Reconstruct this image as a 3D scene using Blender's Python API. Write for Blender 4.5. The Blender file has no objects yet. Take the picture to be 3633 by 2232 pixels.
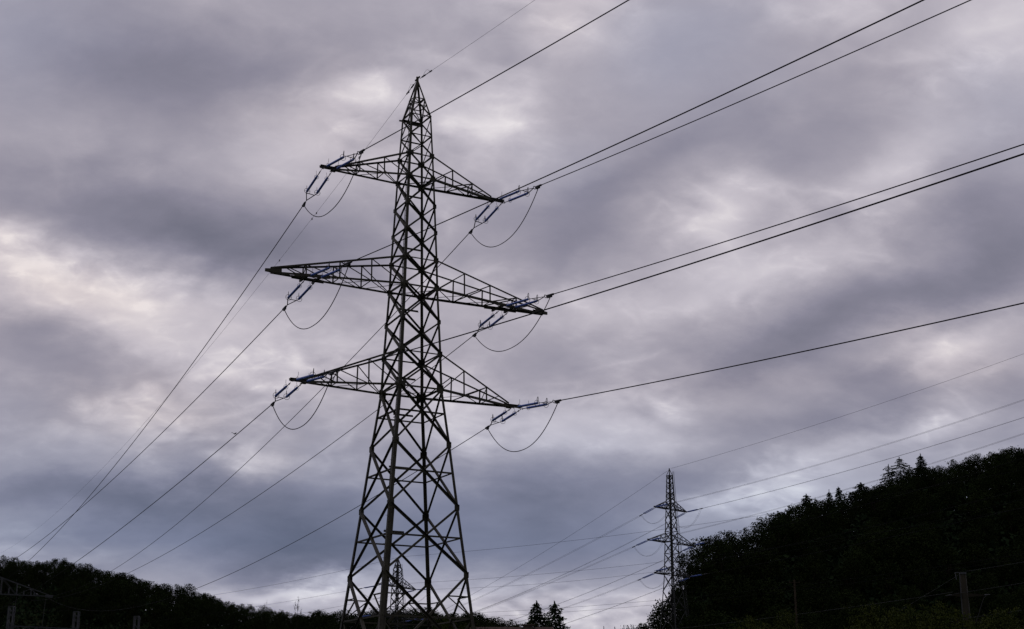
import bpy, math, random
import numpy as np
from mathutils import Vector, Matrix

R = math.radians
scene = bpy.context.scene
COL = scene.collection

# ------------------------------------------------------------------ camera
CAM_Z = 1.6
PITCH = R(16.408)
FOCAL = 5103.0            # in pixels of a 3633-pixel wide picture
PW, PH = 3633.0, 2232.0
cd = bpy.data.cameras.new("camera")
cam = bpy.data.objects.new("camera", cd)
COL.objects.link(cam)
cam.location = (0, 0, CAM_Z)
cam.rotation_euler = (math.pi / 2 + PITCH, 0, 0)
cd.sensor_width = 36.0
cd.lens = FOCAL / PW * 36.0
cd.clip_start = 0.1
cd.clip_end = 20000
scene.camera = cam


def bearing(x, y):
    """azimuth and elevation (radians) of a measured direction"""
    u = (x - PW / 2) / FOCAL
    v = (PH / 2 - y) / FOCAL
    dx, dy, dz = u, math.cos(PITCH) - math.sin(PITCH) * v, math.sin(PITCH) + math.cos(PITCH) * v
    return math.atan2(dx, dy), math.atan2(dz, math.hypot(dx, dy))


def survey(x, y, dist):
    """point at a horizontal distance in a measured direction"""
    a, e = bearing(x, y)
    return Vector((dist * math.sin(a), dist * math.cos(a), CAM_Z + dist * math.tan(e)))


# ------------------------------------------------------------------ exposure
vs = scene.view_settings
vs.view_transform = 'Standard'
vs.look = 'None'
vs.exposure = -1.2
vs.gamma = 1.0
vs.use_curve_mapping = False

# ------------------------------------------------------------------ sun (veiled by the overcast)
SUN_AZ, SUN_EL = R(-165), R(56)          # behind the camera, to the left
sl = bpy.data.lights.new("sun", 'SUN')
sl.energy = 0.5
sl.angle = R(14)
sl.color = (1.0, 0.93, 0.84)
so = bpy.data.objects.new("sun", sl)
COL.objects.link(so)
sd = Vector((math.sin(SUN_AZ) * math.cos(SUN_EL), math.cos(SUN_AZ) * math.cos(SUN_EL), math.sin(SUN_EL)))
so.rotation_euler = sd.to_track_quat('Z', 'Y').to_euler()
so.location = sd * 500

# ------------------------------------------------------------------ sky: overcast cloud deck over a Nishita sky
world = bpy.data.worlds.new("World")
scene.world = world
world.use_nodes = True
nt = world.node_tree
nt.nodes.clear()
N, L = nt.nodes, nt.links


def nd(kind, **kw):
    n = N.new(kind)
    for k, v in kw.items():
        setattr(n, k, v)
    return n


def put(n, i, v):
    if isinstance(v, bpy.types.NodeSocket):
        L.new(v, n.inputs[i])
    elif v is not None:
        n.inputs[i].default_value = v


def mth(op, a, b=None, c=None, clamp=False):
    n = nd('ShaderNodeMath', operation=op, use_clamp=clamp)
    put(n, 0, a)
    put(n, 1, b)
    put(n, 2, c)
    return n.outputs[0]


def s2l(c):
    return tuple((x / 255 / 12.92) if x / 255 <= 0.04045 else ((x / 255 + 0.055) / 1.055) ** 2.4 for x in c)


tc = nd('ShaderNodeTexCoord')
DIR = tc.outputs['Generated']
sep = nd('ShaderNodeSeparateXYZ')
L.new(DIR, sep.inputs[0])
DX, DY, DZ = sep.outputs
az = mth('MULTIPLY', mth('ARCTAN2', DX, DY), 180 / math.pi)
el = mth('MULTIPLY', mth('ARCSINE', DZ), 180 / math.pi)


def noise(vec, scale, detail, rough, dist=0.0, lac=2.0):
    n = nd('ShaderNodeTexNoise', noise_dimensions='3D')
    L.new(vec, n.inputs['Vector'])
    n.inputs['Scale'].default_value = scale
    n.inputs['Detail'].default_value = detail
    n.inputs['Roughness'].default_value = rough
    n.inputs['Lacunarity'].default_value = lac
    n.inputs['Distortion'].default_value = dist
    return n


# cloud-deck coordinates: the direction projected on a flat layer overhead
den = mth('MAXIMUM', mth('ADD', DZ, 0.42), 0.05)
deck = nd('ShaderNodeCombineXYZ')
L.new(mth('DIVIDE', DX, den), deck.inputs[0])
L.new(mth('DIVIDE', DY, den), deck.inputs[1])
deck.inputs[2].default_value = 3.7
rot = nd('ShaderNodeMapping')
L.new(deck.outputs[0], rot.inputs['Vector'])
rot.inputs['Rotation'].default_value = (0, 0, R(-24))
rot.inputs['Scale'].default_value = (1.0, 1.25, 1.0)
DECK = rot.outputs[0]

warp = noise(DECK, 5.0, 9, 0.58)
ws = nd('ShaderNodeSeparateColor')
L.new(warp.outputs['Color'], ws.inputs[0])
WARP = 5.5
azw = mth('ADD', az, mth('MULTIPLY', mth('SUBTRACT', ws.outputs[0], 0.5), WARP * 1.3))
elw = mth('ADD', el, mth('MULTIPLY', mth('SUBTRACT', ws.outputs[1], 0.5), WARP * 0.75))
# the same direction measured in a few tilted frames, for the slanting cloud banks
FRAMES = {}
for tilt in (-10, 0, 10, 22):
    ct, st = math.cos(R(tilt)), math.sin(R(tilt))
    fr = nd('ShaderNodeCombineXYZ')
    L.new(mth('MULTIPLY_ADD', elw, st, mth('MULTIPLY', azw, ct)), fr.inputs[0])
    L.new(mth('MULTIPLY_ADD', elw, ct, mth('MULTIPLY', azw, -st)), fr.inputs[1])
    FRAMES[tilt] = fr.outputs[0]

# the large light and dark cloud masses (x, y in 2461-wide measure, sizes, tilt, brightness)
MASSES = [
    (330, 170, 330, 110, -8, -.44), (820, 110, 240, 60, 8, -.22), (330, 500, 380, 70, -4, -.50), (640, 600, 240, 50, -10, -.36),
    (1400, 570, 170, 80, 10, -.42), (1500, 420, 230, 45, 24, -.30), (1900, 345, 140, 60, 0, -.42), (2390, 500, 150, 85, 10, -.42),
    (1660, 110, 130, 100, 0, -.06), (2040, 780, 260, 55, 14, -.46), (1770, 880, 180, 45, 8, -.34), (2360, 660, 170, 65, 12, -.36),
    (130, 840, 160, 55, -10, -.34), (60, 960, 120, 60, 0, -.25), (640, 1290, 360, 70, 0, -.56), (260, 1190, 320, 40, 0, -.46), (1240, 1200, 300, 75, 4, -.46),
    (1480, 1300, 220, 70, 6, -.42), (880, 1370, 220, 45, 0, -.42), (1650, 1130, 170, 30, 4, -.20), (2430, 890, 90, 45, 0, -.30),
    (1950, 1000, 210, 40, 10, -.30), (2120, 930, 170, 35, -6, -.25), (900, 620, 160, 60, 0, -.18), (1300, 880, 160, 50, 0, -.18), (60, 130, 130, 120, 0, .08),
    (770, 290, 140, 100, 10, .42), (640, 430, 160, 50, 0, .16), (1195, 280, 105, 65, 12, .55), (1090, 330, 100, 100, 0, .30), (1350, 30, 170, 80, 0, .30),
    (900, 200, 130, 90, 0, .25), (120, 670, 230, 90, -8, .38), (360, 770, 190, 80, -18, .36), (560, 700, 150, 45, -10, .15), (270, 1000, 130, 60, 0, .34),
    (2430, 40, 140, 80, 0, .48), (2000, 20, 150, 60, 0, .30), (2230, 190, 150, 80, 0, .15), (1800, 440, 160, 70, 22, .40), (1750, 560, 100, 60, 10, .25),
    (2180, 440, 110, 55, 0, .38), (1860, 650, 210, 50, 6, .36), (1500, 730, 170, 60, 14, .24), (2290, 810, 130, 50, 14, .36), (2340, 870, 60, 60, 0, .25),
    (1480, 1000, 220, 55, 8, .30), (1330, 1080, 120, 60, 0, .25), (1090, 1010, 55, 90, 0, .30), (575, 1125, 60, 50, 0, .34), (700, 850, 150, 60, 0, .16),
    (1000, 720, 160, 70, 0, .20), (1450, 1490, 330, 42, 0, .36), (740, 1440, 140, 26, 4, .56), (890, 1395, 120, 22, 6, .36), (1100, 1420, 120, 40, 0, .25),
    (1700, 1225, 220, 50, 8, .28), (1850, 1170, 160, 50, 10, .28), (2110, 1030, 150, 45, 12, .24), (2300, 985, 110, 40, 10, .20), (450, 900, 130, 50, -6, .16),
]
K = 2461 / 3633


def mass(acc, x, y, sx, sy, tilt, amp):
    a0, e0 = (math.degrees(q) for q in bearing(x / K, y / K))
    tf = min(FRAMES, key=lambda q: abs(q - tilt))
    ct, st = math.cos(R(tf)), math.sin(R(tf))
    wx, wy = sx * 0.0207, sy * 0.0207
    m = nd('ShaderNodeVectorMath', operation='MULTIPLY_ADD')
    L.new(FRAMES[tf], m.inputs[0])
    m.inputs[1].default_value = (1 / wx, 1 / wy, 0)
    m.inputs[2].default_value = (-(a0 * ct + e0 * st) / wx, -(e0 * ct - a0 * st) / wy, 0)
    d = nd('ShaderNodeVectorMath', operation='DOT_PRODUCT')
    L.new(m.outputs[0], d.inputs[0])
    L.new(m.outputs[0], d.inputs[1])
    g = mth('POWER', 0.36788, d.outputs['Value'])
    return mth('MULTIPLY', g, amp) if acc is None else mth('MULTIPLY_ADD', g, amp, acc)


acc = None
for row in MASSES:
    acc = mass(acc, *row)
# where the deck is bluer (+) or blushed (-)
TINTS = [(1640, 120, 170, 130, 0, .9), (60, 60, 180, 120, 0, .8), (1340, 430, 130, 70, 20, .5), (2400, 270, 120, 120, 0, .5), (420, 620, 200, 60, 0, .15),
         (150, 690, 230, 80, -10, -.9), (290, 1000, 160, 70, 0, -1.0), (1480, 1490, 380, 40, 0, -.5), (2340, 850, 150, 80, 0, -.5), (590, 1130, 90, 60, 0, -.7),
         (760, 290, 160, 120, 0, -.5), (900, 1280, 700, 110, 0, .5), (1900, 1330, 300, 80, 0, -.2), (1700, 20, 260, 60, 0, .2), (1350, 20, 140, 60, 0, -.5)]
tacc = None
for row in TINTS:
    tacc = mass(tacc, *row)

# billows and wisps
n1 = noise(DECK, 6.0, 7, 0.50, 0.15)
n2 = noise(DECK, 15.0, 7, 0.60, 0.4)
b = mth('MULTIPLY_ADD', mth('SUBTRACT', n1.outputs['Fac'], 0.5), 0.62, mth('MULTIPLY', acc, 1.18))
b = mth('MULTIPLY_ADD', mth('SUBTRACT', n2.outputs['Fac'], 0.5), 0.32, b)
# torn, lumpy texture in patches: folded noise gives rounded puffs with crisp rims
patch = noise(DECK, 5.5, 3, 0.5)
pf = nd('ShaderNodeMapRange')
L.new(patch.outputs['Fac'], pf.inputs[0])
pf.inputs[1].default_value = 0.42
pf.inputs[2].default_value = 0.62
n4 = noise(DECK, 11.0, 2, 0.5, 0.6)
n5 = noise(DECK, 24.0, 8, 0.62, 0.3)
fold = mth('ABSOLUTE', mth('SUBTRACT', n4.outputs['Fac'], 0.5))
puff = mth('ADD', mth('MULTIPLY', mth('SUBTRACT', 0.10, fold), 2.4), mth('MULTIPLY', mth('SUBTRACT', n5.outputs['Fac'], 0.5), 1.0))
lit = mth('MULTIPLY', mth('ADD', b, 0.55), 1.1, clamp=True)
b = mth('MULTIPLY_ADD', puff, mth('MULTIPLY', lit, mth('MULTIPLY_ADD', pf.outputs[0], 0.85, 0.14)), b)
n3 = noise(DECK, 24.0, 5, 0.6, 0.6)
wisp = mth('POWER', mth('MAXIMUM', mth('MULTIPLY', mth('SUBTRACT', n3.outputs['Fac'], 0.52), 5.0), 0.0), 1.5)
gate = mth('MULTIPLY', mth('ADD', b, 0.25), 0.22, clamp=True)
b = mth('MULTIPLY_ADD', wisp, gate, b)
# added darkening of the unseen sky behind and overhead, dims hills and steel
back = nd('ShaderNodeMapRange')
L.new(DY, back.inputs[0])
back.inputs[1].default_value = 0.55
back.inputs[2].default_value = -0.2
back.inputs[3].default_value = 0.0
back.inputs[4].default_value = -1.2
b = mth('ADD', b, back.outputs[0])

ramp = nd('ShaderNodeValToRGB')
cr = ramp.color_ramp
cr.interpolation = 'LINEAR'
STOPS = [(-1.5, (44, 46, 55)), (-.9, (110, 111, 126)), (-.45, (139, 137, 152)), (0, (167, 163, 174)), (.45, (199, 194, 202)), (.9, (231, 226, 228))]
lo, hi = -1.5, .9
while len(cr.elements) < len(STOPS):
    cr.elements.new(0.5)
for e, (p, c) in zip(cr.elements, STOPS):
    e.position = (p - lo) / (hi - lo)
    e.color = (*s2l(c), 1)
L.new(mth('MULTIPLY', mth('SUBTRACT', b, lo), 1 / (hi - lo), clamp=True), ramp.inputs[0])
# bluer, thicker air lower down, a warm blush in places
lowf = nd('ShaderNodeMapRange')
L.new(el, lowf.inputs[0])
lowf.inputs[1].default_value = 13.5
lowf.inputs[2].default_value = 7.5
tint = nd('ShaderNodeMix', data_type='RGBA', blend_type='MULTIPLY')
strip = nd('ShaderNodeMapRange')
L.new(el, strip.inputs[0])
strip.inputs[1].default_value = 7.2
strip.inputs[2].default_value = 5.2
strip.inputs[3].default_value = 1.0
strip.inputs[4].default_value = 0.35
L.new(mth('MULTIPLY', lowf.outputs[0], strip.outputs[0]), tint.inputs[0])
L.new(ramp.outputs[0], tint.inputs[6])
tint.inputs[7].default_value = (0.77, 0.88, 0.985, 1)
blush = noise(DECK, 4.0, 2, 0.5)
tfac = mth('MULTIPLY_ADD', mth('SUBTRACT', blush.outputs['Fac'], 0.5), 0.7, tacc)
bf = nd('ShaderNodeMapRange')
L.new(tfac, bf.inputs[0])
bf.inputs[1].default_value = -1.0
bf.inputs[2].default_value = 1.0
hue = nd('ShaderNodeMix', data_type='RGBA')
L.new(bf.outputs[0], hue.inputs[0])
hue.inputs[6].default_value = (1.055, 0.995, 0.955, 1)
hue.inputs[7].default_value = (0.95, 0.99, 1.06, 1)
warm = nd('ShaderNodeMix', data_type='RGBA', blend_type='MULTIPLY')
warm.inputs[0].default_value = 1.0
L.new(tint.outputs[2], warm.inputs[6])
L.new(hue.outputs[2], warm.inputs[7])
gain = nd('ShaderNodeVectorMath', operation='SCALE')
L.new(warm.outputs[2], gain.inputs[0])
gain.inputs['Scale'].default_value = 23.0
# below the horizon: dark land
hz = nd('ShaderNodeMapRange')
L.new(DZ, hz.inputs[0])
hz.inputs[1].default_value = -0.02
hz.inputs[2].default_value = 0.01
hz.inputs[3].default_value = 0.05
hz.inputs[4].default_value = 1.0
gain2 = nd('ShaderNodeVectorMath', operation='SCALE')
L.new(gain.outputs[0], gain2.inputs[0])
L.new(hz.outputs[0], gain2.inputs['Scale'])
sky = nd('ShaderNodeTexSky', sky_type='NISHITA')
sky.sun_disc = False
sky.sun_elevation = SUN_EL
sky.sun_rotation = SUN_AZ
cover = nd('ShaderNodeMix', data_type='RGBA')
cover.inputs[0].default_value = 0.985
L.new(sky.outputs[0], cover.inputs[6])
L.new(gain2.outputs[0], cover.inputs[7])
bg = nd('ShaderNodeBackground')
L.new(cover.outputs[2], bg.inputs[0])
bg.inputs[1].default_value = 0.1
wo = nd('ShaderNodeOutputWorld')
L.new(bg.outputs[0], wo.inputs[0])
# overhead lines: start, heading in degrees, height polynomial, first and last metre; 1 large pylon, 2 right pylon, 3 far pylon, 4 pole
WIRES = {
    (1, 'L', 'TL'): ((-11.661, 84.079), -26, [35.738, -0.16696, 0.00056648], 4.7, 196.0),
    (1, 'L', 'ML'): ((-12.347, 83.707), -26, [28.377, -0.070012, 0.0003399], 5.46, 196.0),
    (1, 'L', 'BL'): ((-12.872, 83.423), -26, [21.888, -0.060707, 0.0002764], 5.04, 196.0),
    (1, 'L', 'TR'): ((-0.931, 89.885), -26, [35.93, -0.16347, 0.000475, 5.3119e-07], 4.75, 179.48),
    (1, 'L', 'MR'): ((-0.562, 90.085), -26, [28.316, -0.093754, 0.00036966, 2.0648e-07], 4.85, 204.43),
    (1, 'L', 'BR'): ((0.237, 90.518), -26, [21.903, -0.087671, 0.00035629, 1.0985e-06], 4.61, 189.4),
    (1, 'R', 'TL'): ((-11.661, 84.079), 147, [35.792, -0.08844, 0.0004], 5.25, 225.0),
    (1, 'R', 'TR'): ((-0.931, 89.885), 147, [35.855, -0.090001, 0.0004], 5.18, 225.0),
    (1, 'R', 'ML'): ((-12.347, 83.707), 147, [28.511, -0.083937, 0.0004], 5.67, 225.0),
    (1, 'R', 'MR'): ((-0.562, 90.085), 147, [28.529, -0.089032, 0.0004], 5.81, 225.0),
    (1, 'R', 'BL'): ((-12.872, 83.423), 147, [21.969, -0.089786, 0.0004], 5.25, 225.0),
    (1, 'R', 'BR'): ((0.237, 90.518), 147, [21.944, -0.087937, 0.0004], 5.13, 225.0),
    (1, 'L', 'E'): ((-6.263, 87.0), -26, [43.431, -0.13035, 0.00042775], 0.53, 203.64),
    (1, 'R', 'E'): ((-6.263, 87.0), 147, [43.395, -0.041148, 0.0004], 0.34, 225.0),
    (2, 'L', 'E'): ((34.255, 310.0), -45.7, [57.694, -0.41898, 0.00077538], 0.5, 110.0),
    (2, 'L', 'TL'): ((30.517, 306.357), -45.7, [48.836, -0.32348, 0.00062179], 4.11, 110.0),
    (2, 'L', 'TR'): ((37.993, 313.643), -45.7, [48.88, -0.32982, 0.00096737], 3.83, 110.0),
    (2, 'L', 'ML'): ((28.805, 304.689), -45.7, [41.685, -0.25527, 0.00045528], 4.29, 110.0),
    (2, 'L', 'MR'): ((39.705, 315.311), -45.7, [41.881, -0.29175, 0.0010451], 4.09, 110.0),
    (2, 'L', 'BL'): ((30.166, 306.015), -45.7, [34.951, -0.25233, 0.0013094], 4.56, 110.0),
    (2, 'L', 'BR'): ((38.344, 313.985), -45.7, [34.879, -0.24512, 0.00076928], 3.61, 110.0),
    (2, 'R', 'E'): ((34.255, 310.0), 134.3, [57.816, 0.097048, 0.00041543], 0.5, 200.0),
    (2, 'R', 'TL'): ((30.517, 306.357), 134.3, [48.917, 0.072511, 0.00055627], 4.8, 200.0),
    (2, 'R', 'TR'): ((37.993, 313.643), 134.3, [48.929, 0.079129, 0.00048829], 4.42, 200.0),
    (2, 'R', 'ML'): ((28.805, 304.689), 134.3, [41.54, 0.083238, 0.00054309], 4.8, 200.0),
    (2, 'R', 'MR'): ((39.705, 315.311), 134.3, [42.029, 0.068823, 0.00066006], 3.98, 200.0),
    (2, 'R', 'BL'): ((30.166, 306.015), 134.3, [35.408, 0.056831, 0.00045414], 4.8, 200.0),
    (2, 'R', 'BR'): ((38.344, 313.985), 134.3, [34.986, 0.066946, 0.00029503], 4.59, 200.0),
    (3, 'R', 'E'): ((-25.99, 330.0), 121, [41.191, -0.0037385, 0.00040019], 0.3, 190.0),
    (3, 'R', 'TL'): ((-29.653, 324.0), 121, [34.319, -0.017791, 0.00044224], 4.8, 190.0),
    (3, 'R', 'TR'): ((-22.327, 336.0), 121, [34.429, -0.039173, 0.00080385], 4.8, 190.0),
    (3, 'R', 'ML'): ((-30.783, 322.147), 121, [27.359, -0.029516, 0.00046122], 4.8, 190.0),
    (3, 'R', 'MR'): ((-21.197, 337.853), 121, [27.808, -0.013793, 0.00041124], 4.8, 190.0),
    (3, 'L', 'E'): ((-25.99, 330.0), -62, [41.071, -0.15631, 0.00077189], 0.3, 150.0),
    (3, 'L', 'TL'): ((-29.653, 324.0), -62, [34.212, -0.10884, 0.00034051], 5.47, 150.0),
    (3, 'L', 'TR'): ((-22.327, 336.0), -62, [34.286, -0.1511, 0.0008281], 6.34, 150.0),
    (4, 'R', 'T'): ((34.67, 111.75), 118, [13.861, 0.10522, 0.0012], 0.25, 45.0),
    (4, 'L', 'T'): ((34.67, 111.75), -40, [13.826, -0.4305, 0.002], 0.3, 30.0),
    (4, 'R', 'A'): ((33.77, 111.65), 118, [12.174, 0.10695, 0.0012], 0.0, 45.0),
    (4, 'L', 'A'): ((33.77, 111.65), -62, [12.313, -0.10958, 0.001], 0.0, 60.0),
    (4, 'R', 'B'): ((33.77, 111.65), 118, [10.255, 0.09395, 0.0012], 0.0, 45.0),
    (4, 'L', 'B'): ((33.77, 111.65), -62, [10.362, -0.11719, 0.001], 0.0, 60.0),
    (3, 'L', 'ML'): ((-30.783, 322.147), -62, [27.6, -0.12034, 0.0004], 4.29, 150.0),
    (3, 'L', 'MR'): ((-21.197, 337.853), -62, [27.986, -0.13049, 0.0004], 6.91, 150.0),
}

# ------------------------------------------------------------------ materials
def material(name, c1, c2, scale=6.0, rough=0.7, metal=0.0, spec=0.3, detail=4.0, per_object=0.0, bump=0.0):
    m = bpy.data.materials.new(name)
    m.use_nodes = True
    t = m.node_tree
    p = t.nodes['Principled BSDF']
    p.inputs['Roughness'].default_value = rough
    p.inputs['Metallic'].default_value = metal
    p.inputs['Specular IOR Level'].default_value = spec
    co = t.nodes.new('ShaderNodeTexCoord')
    no = t.nodes.new('ShaderNodeTexNoise')
    no.inputs['Scale'].default_value = scale
    no.inputs['Detail'].default_value = detail
    t.links.new(co.outputs['Object'], no.inputs['Vector'])
    mr = t.nodes.new('ShaderNodeMapRange')
    mr.inputs[1].default_value = 0.35
    mr.inputs[2].default_value = 0.65
    t.links.new(no.outputs['Fac'], mr.inputs[0])
    mx = t.nodes.new('ShaderNodeMix')
    mx.data_type = 'RGBA'
    t.links.new(mr.outputs[0], mx.inputs[0])
    mx.inputs[6].default_value = (*c1, 1)
    mx.inputs[7].default_value = (*c2, 1)
    out = mx.outputs[2]
    if per_object:
        oi = t.nodes.new('ShaderNodeObjectInfo')
        hs = t.nodes.new('ShaderNodeHueSaturation')
        a = t.nodes.new('ShaderNodeMapRange')
        a.inputs[3].default_value = 1 - per_object
        a.inputs[4].default_value = 1 + per_object
        t.links.new(oi.outputs['Random'], a.inputs[0])
        t.links.new(a.outputs[0], hs.inputs['Value'])
        t.links.new(out, hs.inputs['Color'])
        out = hs.outputs[0]
    t.links.new(out, p.inputs['Base Color'])
    if bump:
        bp = t.nodes.new('ShaderNodeBump')
        bp.inputs['Strength'].default_value = bump
        t.links.new(no.outputs['Fac'], bp.inputs['Height'])
        t.links.new(bp.outputs[0], p.inputs['Normal'])
    return m


STEEL = material('olive_painted_steel', (.086, .078, .051), (.05, .044, .029), 1.7, .62, 0, .35, per_object=.22)
STEEL2 = material('weathered_grey_steel', (.075, .075, .073), (.045, .045, .045), .9, .6, 0, .3)
GALV = material('galvanised_steel', (.10, .102, .108), (.065, .068, .075), 1.2, .5, .3, .5)
WIRE = material('weathered_aluminium', (.03, .03, .033), (.02, .02, .023), 3, .8, 0, .08)
WIREL = material('bright_aluminium', (.08, .08, .085), (.06, .06, .063), 3, .6, .1, .25)
FITTING = material('dark_fitting', (.07, .07, .075), (.04, .04, .045), 9, .5, .3, .4)
BLUE = material('blue_silicone', (.20, .32, .90), (.16, .27, .82), 5, .38, 0, .5)
LEAF = material('broadleaf_foliage', (.017, .029, .008), (.029, .039, .012), .35, .9, 0, .02, per_object=.22)
LEAFC = material('conifer_foliage', (.016, .032, .014), (.028, .044, .018), .6, .85, 0, .05, per_object=.2)
LEAFY = material('spring_foliage', (.042, .06, .010), (.07, .08, .015), 1.1, .8, 0, .08, per_object=.15)
BARK = material('bark', (.06, .045, .032), (.03, .024, .018), 4, .9, 0, .05)
SOIL = material('meadow', (.035, .05, .018), (.06, .065, .03), .06, .95, 0, .05, 8)
POLE = material('brown_pole_coating', (.036, .031, .019), (.025, .022, .014), 1.3, .7, 0, .2)
CONC = material('concrete', (.34, .33, .31), (.26, .25, .24), 2, .9)
ROOF = material('roof_tiles', (.17, .12, .10), (.11, .08, .07), 3, .8)
PLASTER = material('plaster', (.5, .48, .44), (.42, .40, .37), 1, .9)
FEATHER = material('dark_feathers', (.025, .024, .026), (.04, .038, .04), 30, .7)


# ------------------------------------------------------------------ mesh helpers
class MB:
    def __init__(self):
        self.v, self.f = [], []

    def box8(self, p):
        n = len(self.v)
        self.v += [tuple(q) for q in p]
        for a in ((0, 3, 2, 1), (4, 5, 6, 7), (0, 1, 5, 4), (1, 2, 6, 5), (2, 3, 7, 6), (3, 0, 4, 7)):
            self.f.append(tuple(n + i for i in a))

    def slab(self, p0, p1, w, n, w0, w1, n0, n1):
        """box from p0 to p1 spanning w0..w1 along w and n0..n1 along n"""
        c = [w * w0 + n * n0, w * w1 + n * n0, w * w1 + n * n1, w * w0 + n * n1]
        self.box8([p0 + q for q in c] + [p1 + q for q in c])

    def bar(self, p0, p1, a, b=None, up=None):
        p0, p1 = Vector(p0), Vector(p1)
        d = (p1 - p0).normalized()
        u = Vector(up) if up is not None else (Vector((0, 0, 1)) if abs(d.z) < .95 else Vector((1, 0, 0)))
        w = d.cross(u).normalized()
        n = w.cross(d)
        b = a if b is None else b
        self.slab(p0, p1, w, n, -a / 2, a / 2, -b / 2, b / 2)

    def angle(self, p0, p1, n, b, t, off=0.0, edge=1, out=-1):
        """steel angle section lying on a face of outward normal n"""
        p0, p1, n = Vector(p0), Vector(p1), Vector(n)
        d = (p1 - p0).normalized()
        n = (n - d * n.dot(d)).normalized()
        w = n.cross(d)
        self.slab(p0, p1, w, n, -b / 2, b / 2, off, off + t)
        e0, e1 = (b / 2 - t, b / 2) if edge > 0 else (-b / 2, -b / 2 + t)
        if out > 0:
            self.slab(p0, p1, w, n, e0, e1, off + t, off + b)
        else:
            self.slab(p0, p1, w, n, e0, e1, off - b + t, off)

    def tube(self, pts, r, seg=6, cap=True, closed=False):
        pts = [Vector(p) for p in pts]
        rr = r if isinstance(r, (list, tuple)) else [r] * len(pts)
        n = len(self.v)
        m = len(pts)
        prev = None
        for i, p in enumerate(pts):
            if closed:
                d = pts[(i + 1) % m] - pts[i - 1]
            else:
                d = pts[min(i + 1, m - 1)] - pts[max(i - 1, 0)]
            d.normalize()
            if prev is None:
                u = Vector((0, 0, 1)) if abs(d.z) < .9 else Vector((1, 0, 0))
                u = (u - d * u.dot(d)).normalized()
            else:
                u = (prev - d * prev.dot(d)).normalized()
            prev = u
            w = d.cross(u)
            for k in range(seg):
                a = 2 * math.pi * k / seg
                self.v.append(tuple(p + (u * math.cos(a) + w * math.sin(a)) * rr[i]))
        for i in range(m if closed else m - 1):
            j = (i + 1) % m
            for k in range(seg):
                k2 = (k + 1) % seg
                self.f.append((n + i * seg + k, n + i * seg + k2, n + j * seg + k2, n + j * seg + k))
        if cap and not closed:
            self.f.append(tuple(n + k for k in reversed(range(seg))))
            self.f.append(tuple(n + (m - 1) * seg + k for k in range(seg)))

    def ring(self, c, axis, rad, r, seg=18):
        c, axis = Vector(c), Vector(axis).normalized()
        u = axis.orthogonal().normalized()
        w = axis.cross(u)
        self.tube([c + (u * math.cos(a) + w * math.sin(a)) * rad for a in [2 * math.pi * i / seg for i in range(seg)]], r, 5, closed=True)

    def mesh(self, name, smooth=False):
        me = bpy.data.meshes.new(name)
        me.from_pydata(self.v, [], self.f)
        if smooth:
            me.polygons.foreach_set('use_smooth', [True] * len(me.polygons))
        me.update()
        return me

    def build(self, name, mat, parent=None, smooth=False):
        return obj(name, self.mesh(name, smooth), mat, parent)


def obj(name, me, mat, parent=None):
    o = bpy.data.objects.new(name, me)
    if mat and me and not me.materials:
        me.materials.append(mat)
    COL.objects.link(o)
    if parent:
        o.parent = parent
    return o


def tag(o, label=None, cat=None, group=None, kind=None):
    if label:
        o['label'] = label
    if cat:
        o['category'] = cat
    if group:
        o['group'] = group
    if kind:
        o['kind'] = kind
    return o


def thing(name, loc, label, cat, group=None):
    o = bpy.data.objects.new(name, None)
    o.empty_display_size = .5
    COL.objects.link(o)
    o.location = loc
    return tag(o, label, cat, group)


def V3(a):
    return Vector((float(a[0]), float(a[1]), float(a[2])))


# ------------------------------------------------------------------ the main pylon
O = Vector((-6.263, 87.0, 0))
PSI = R(28.421)
U = Vector((math.cos(PSI), math.sin(PSI), 0))       # along the crossarms, to the right and away
V = Vector((-math.sin(PSI), math.cos(PSI), 0))      # along the line, away
Z = Vector((0, 0, 1))
WID = [(0, 3.88), (5.18, 3.31), (10.84, 2.691), (14.86, 2.252), (18.71, 1.852), (22.23, 1.456), (24.46, 1.385), (28.79, 1.19), (30.62, 1.14),
       (36.21, .925), (37.79, .855), (40.64, .725), (43.36, .05)]


def interp(tab, z):
    for (a, x), (b, y) in zip(tab, tab[1:]):
        if z <= b:
            return x + (y - x) * (z - a) / (b - a)
    return tab[-1][1]


SG = {'front_left': (-1, -1), 'front_right': (1, -1), 'back_right': (1, 1), 'back_left': (-1, 1)}
ORDER = ['front_left', 'front_right', 'back_right', 'back_left']


def corner(k, z):
    a, c = SG[k]
    w = interp(WID, z)
    return U * a * w + V * c * w + Z * z


pylon = thing('lattice_pylon', O, 'tall dark lattice pylon with three pairs of crossarms standing large in the foreground', 'pylon')
LEVELS = [40.64, 39.2, 37.79, 36.21, 34.3, 32.5, 30.62, 28.79, 26.55, 24.46, 22.23, 18.71, 14.86, 10.84, 5.18, 0.0]
FACES = [('front_left', 'front_right', -V), ('front_right', 'back_right', U), ('back_right', 'back_left', V), ('back_left', 'front_left', -U)]


def leg_size(z):
    return .105 + .095 * (1 - max(0, min(1, (z - 6) / 34)))


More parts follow.
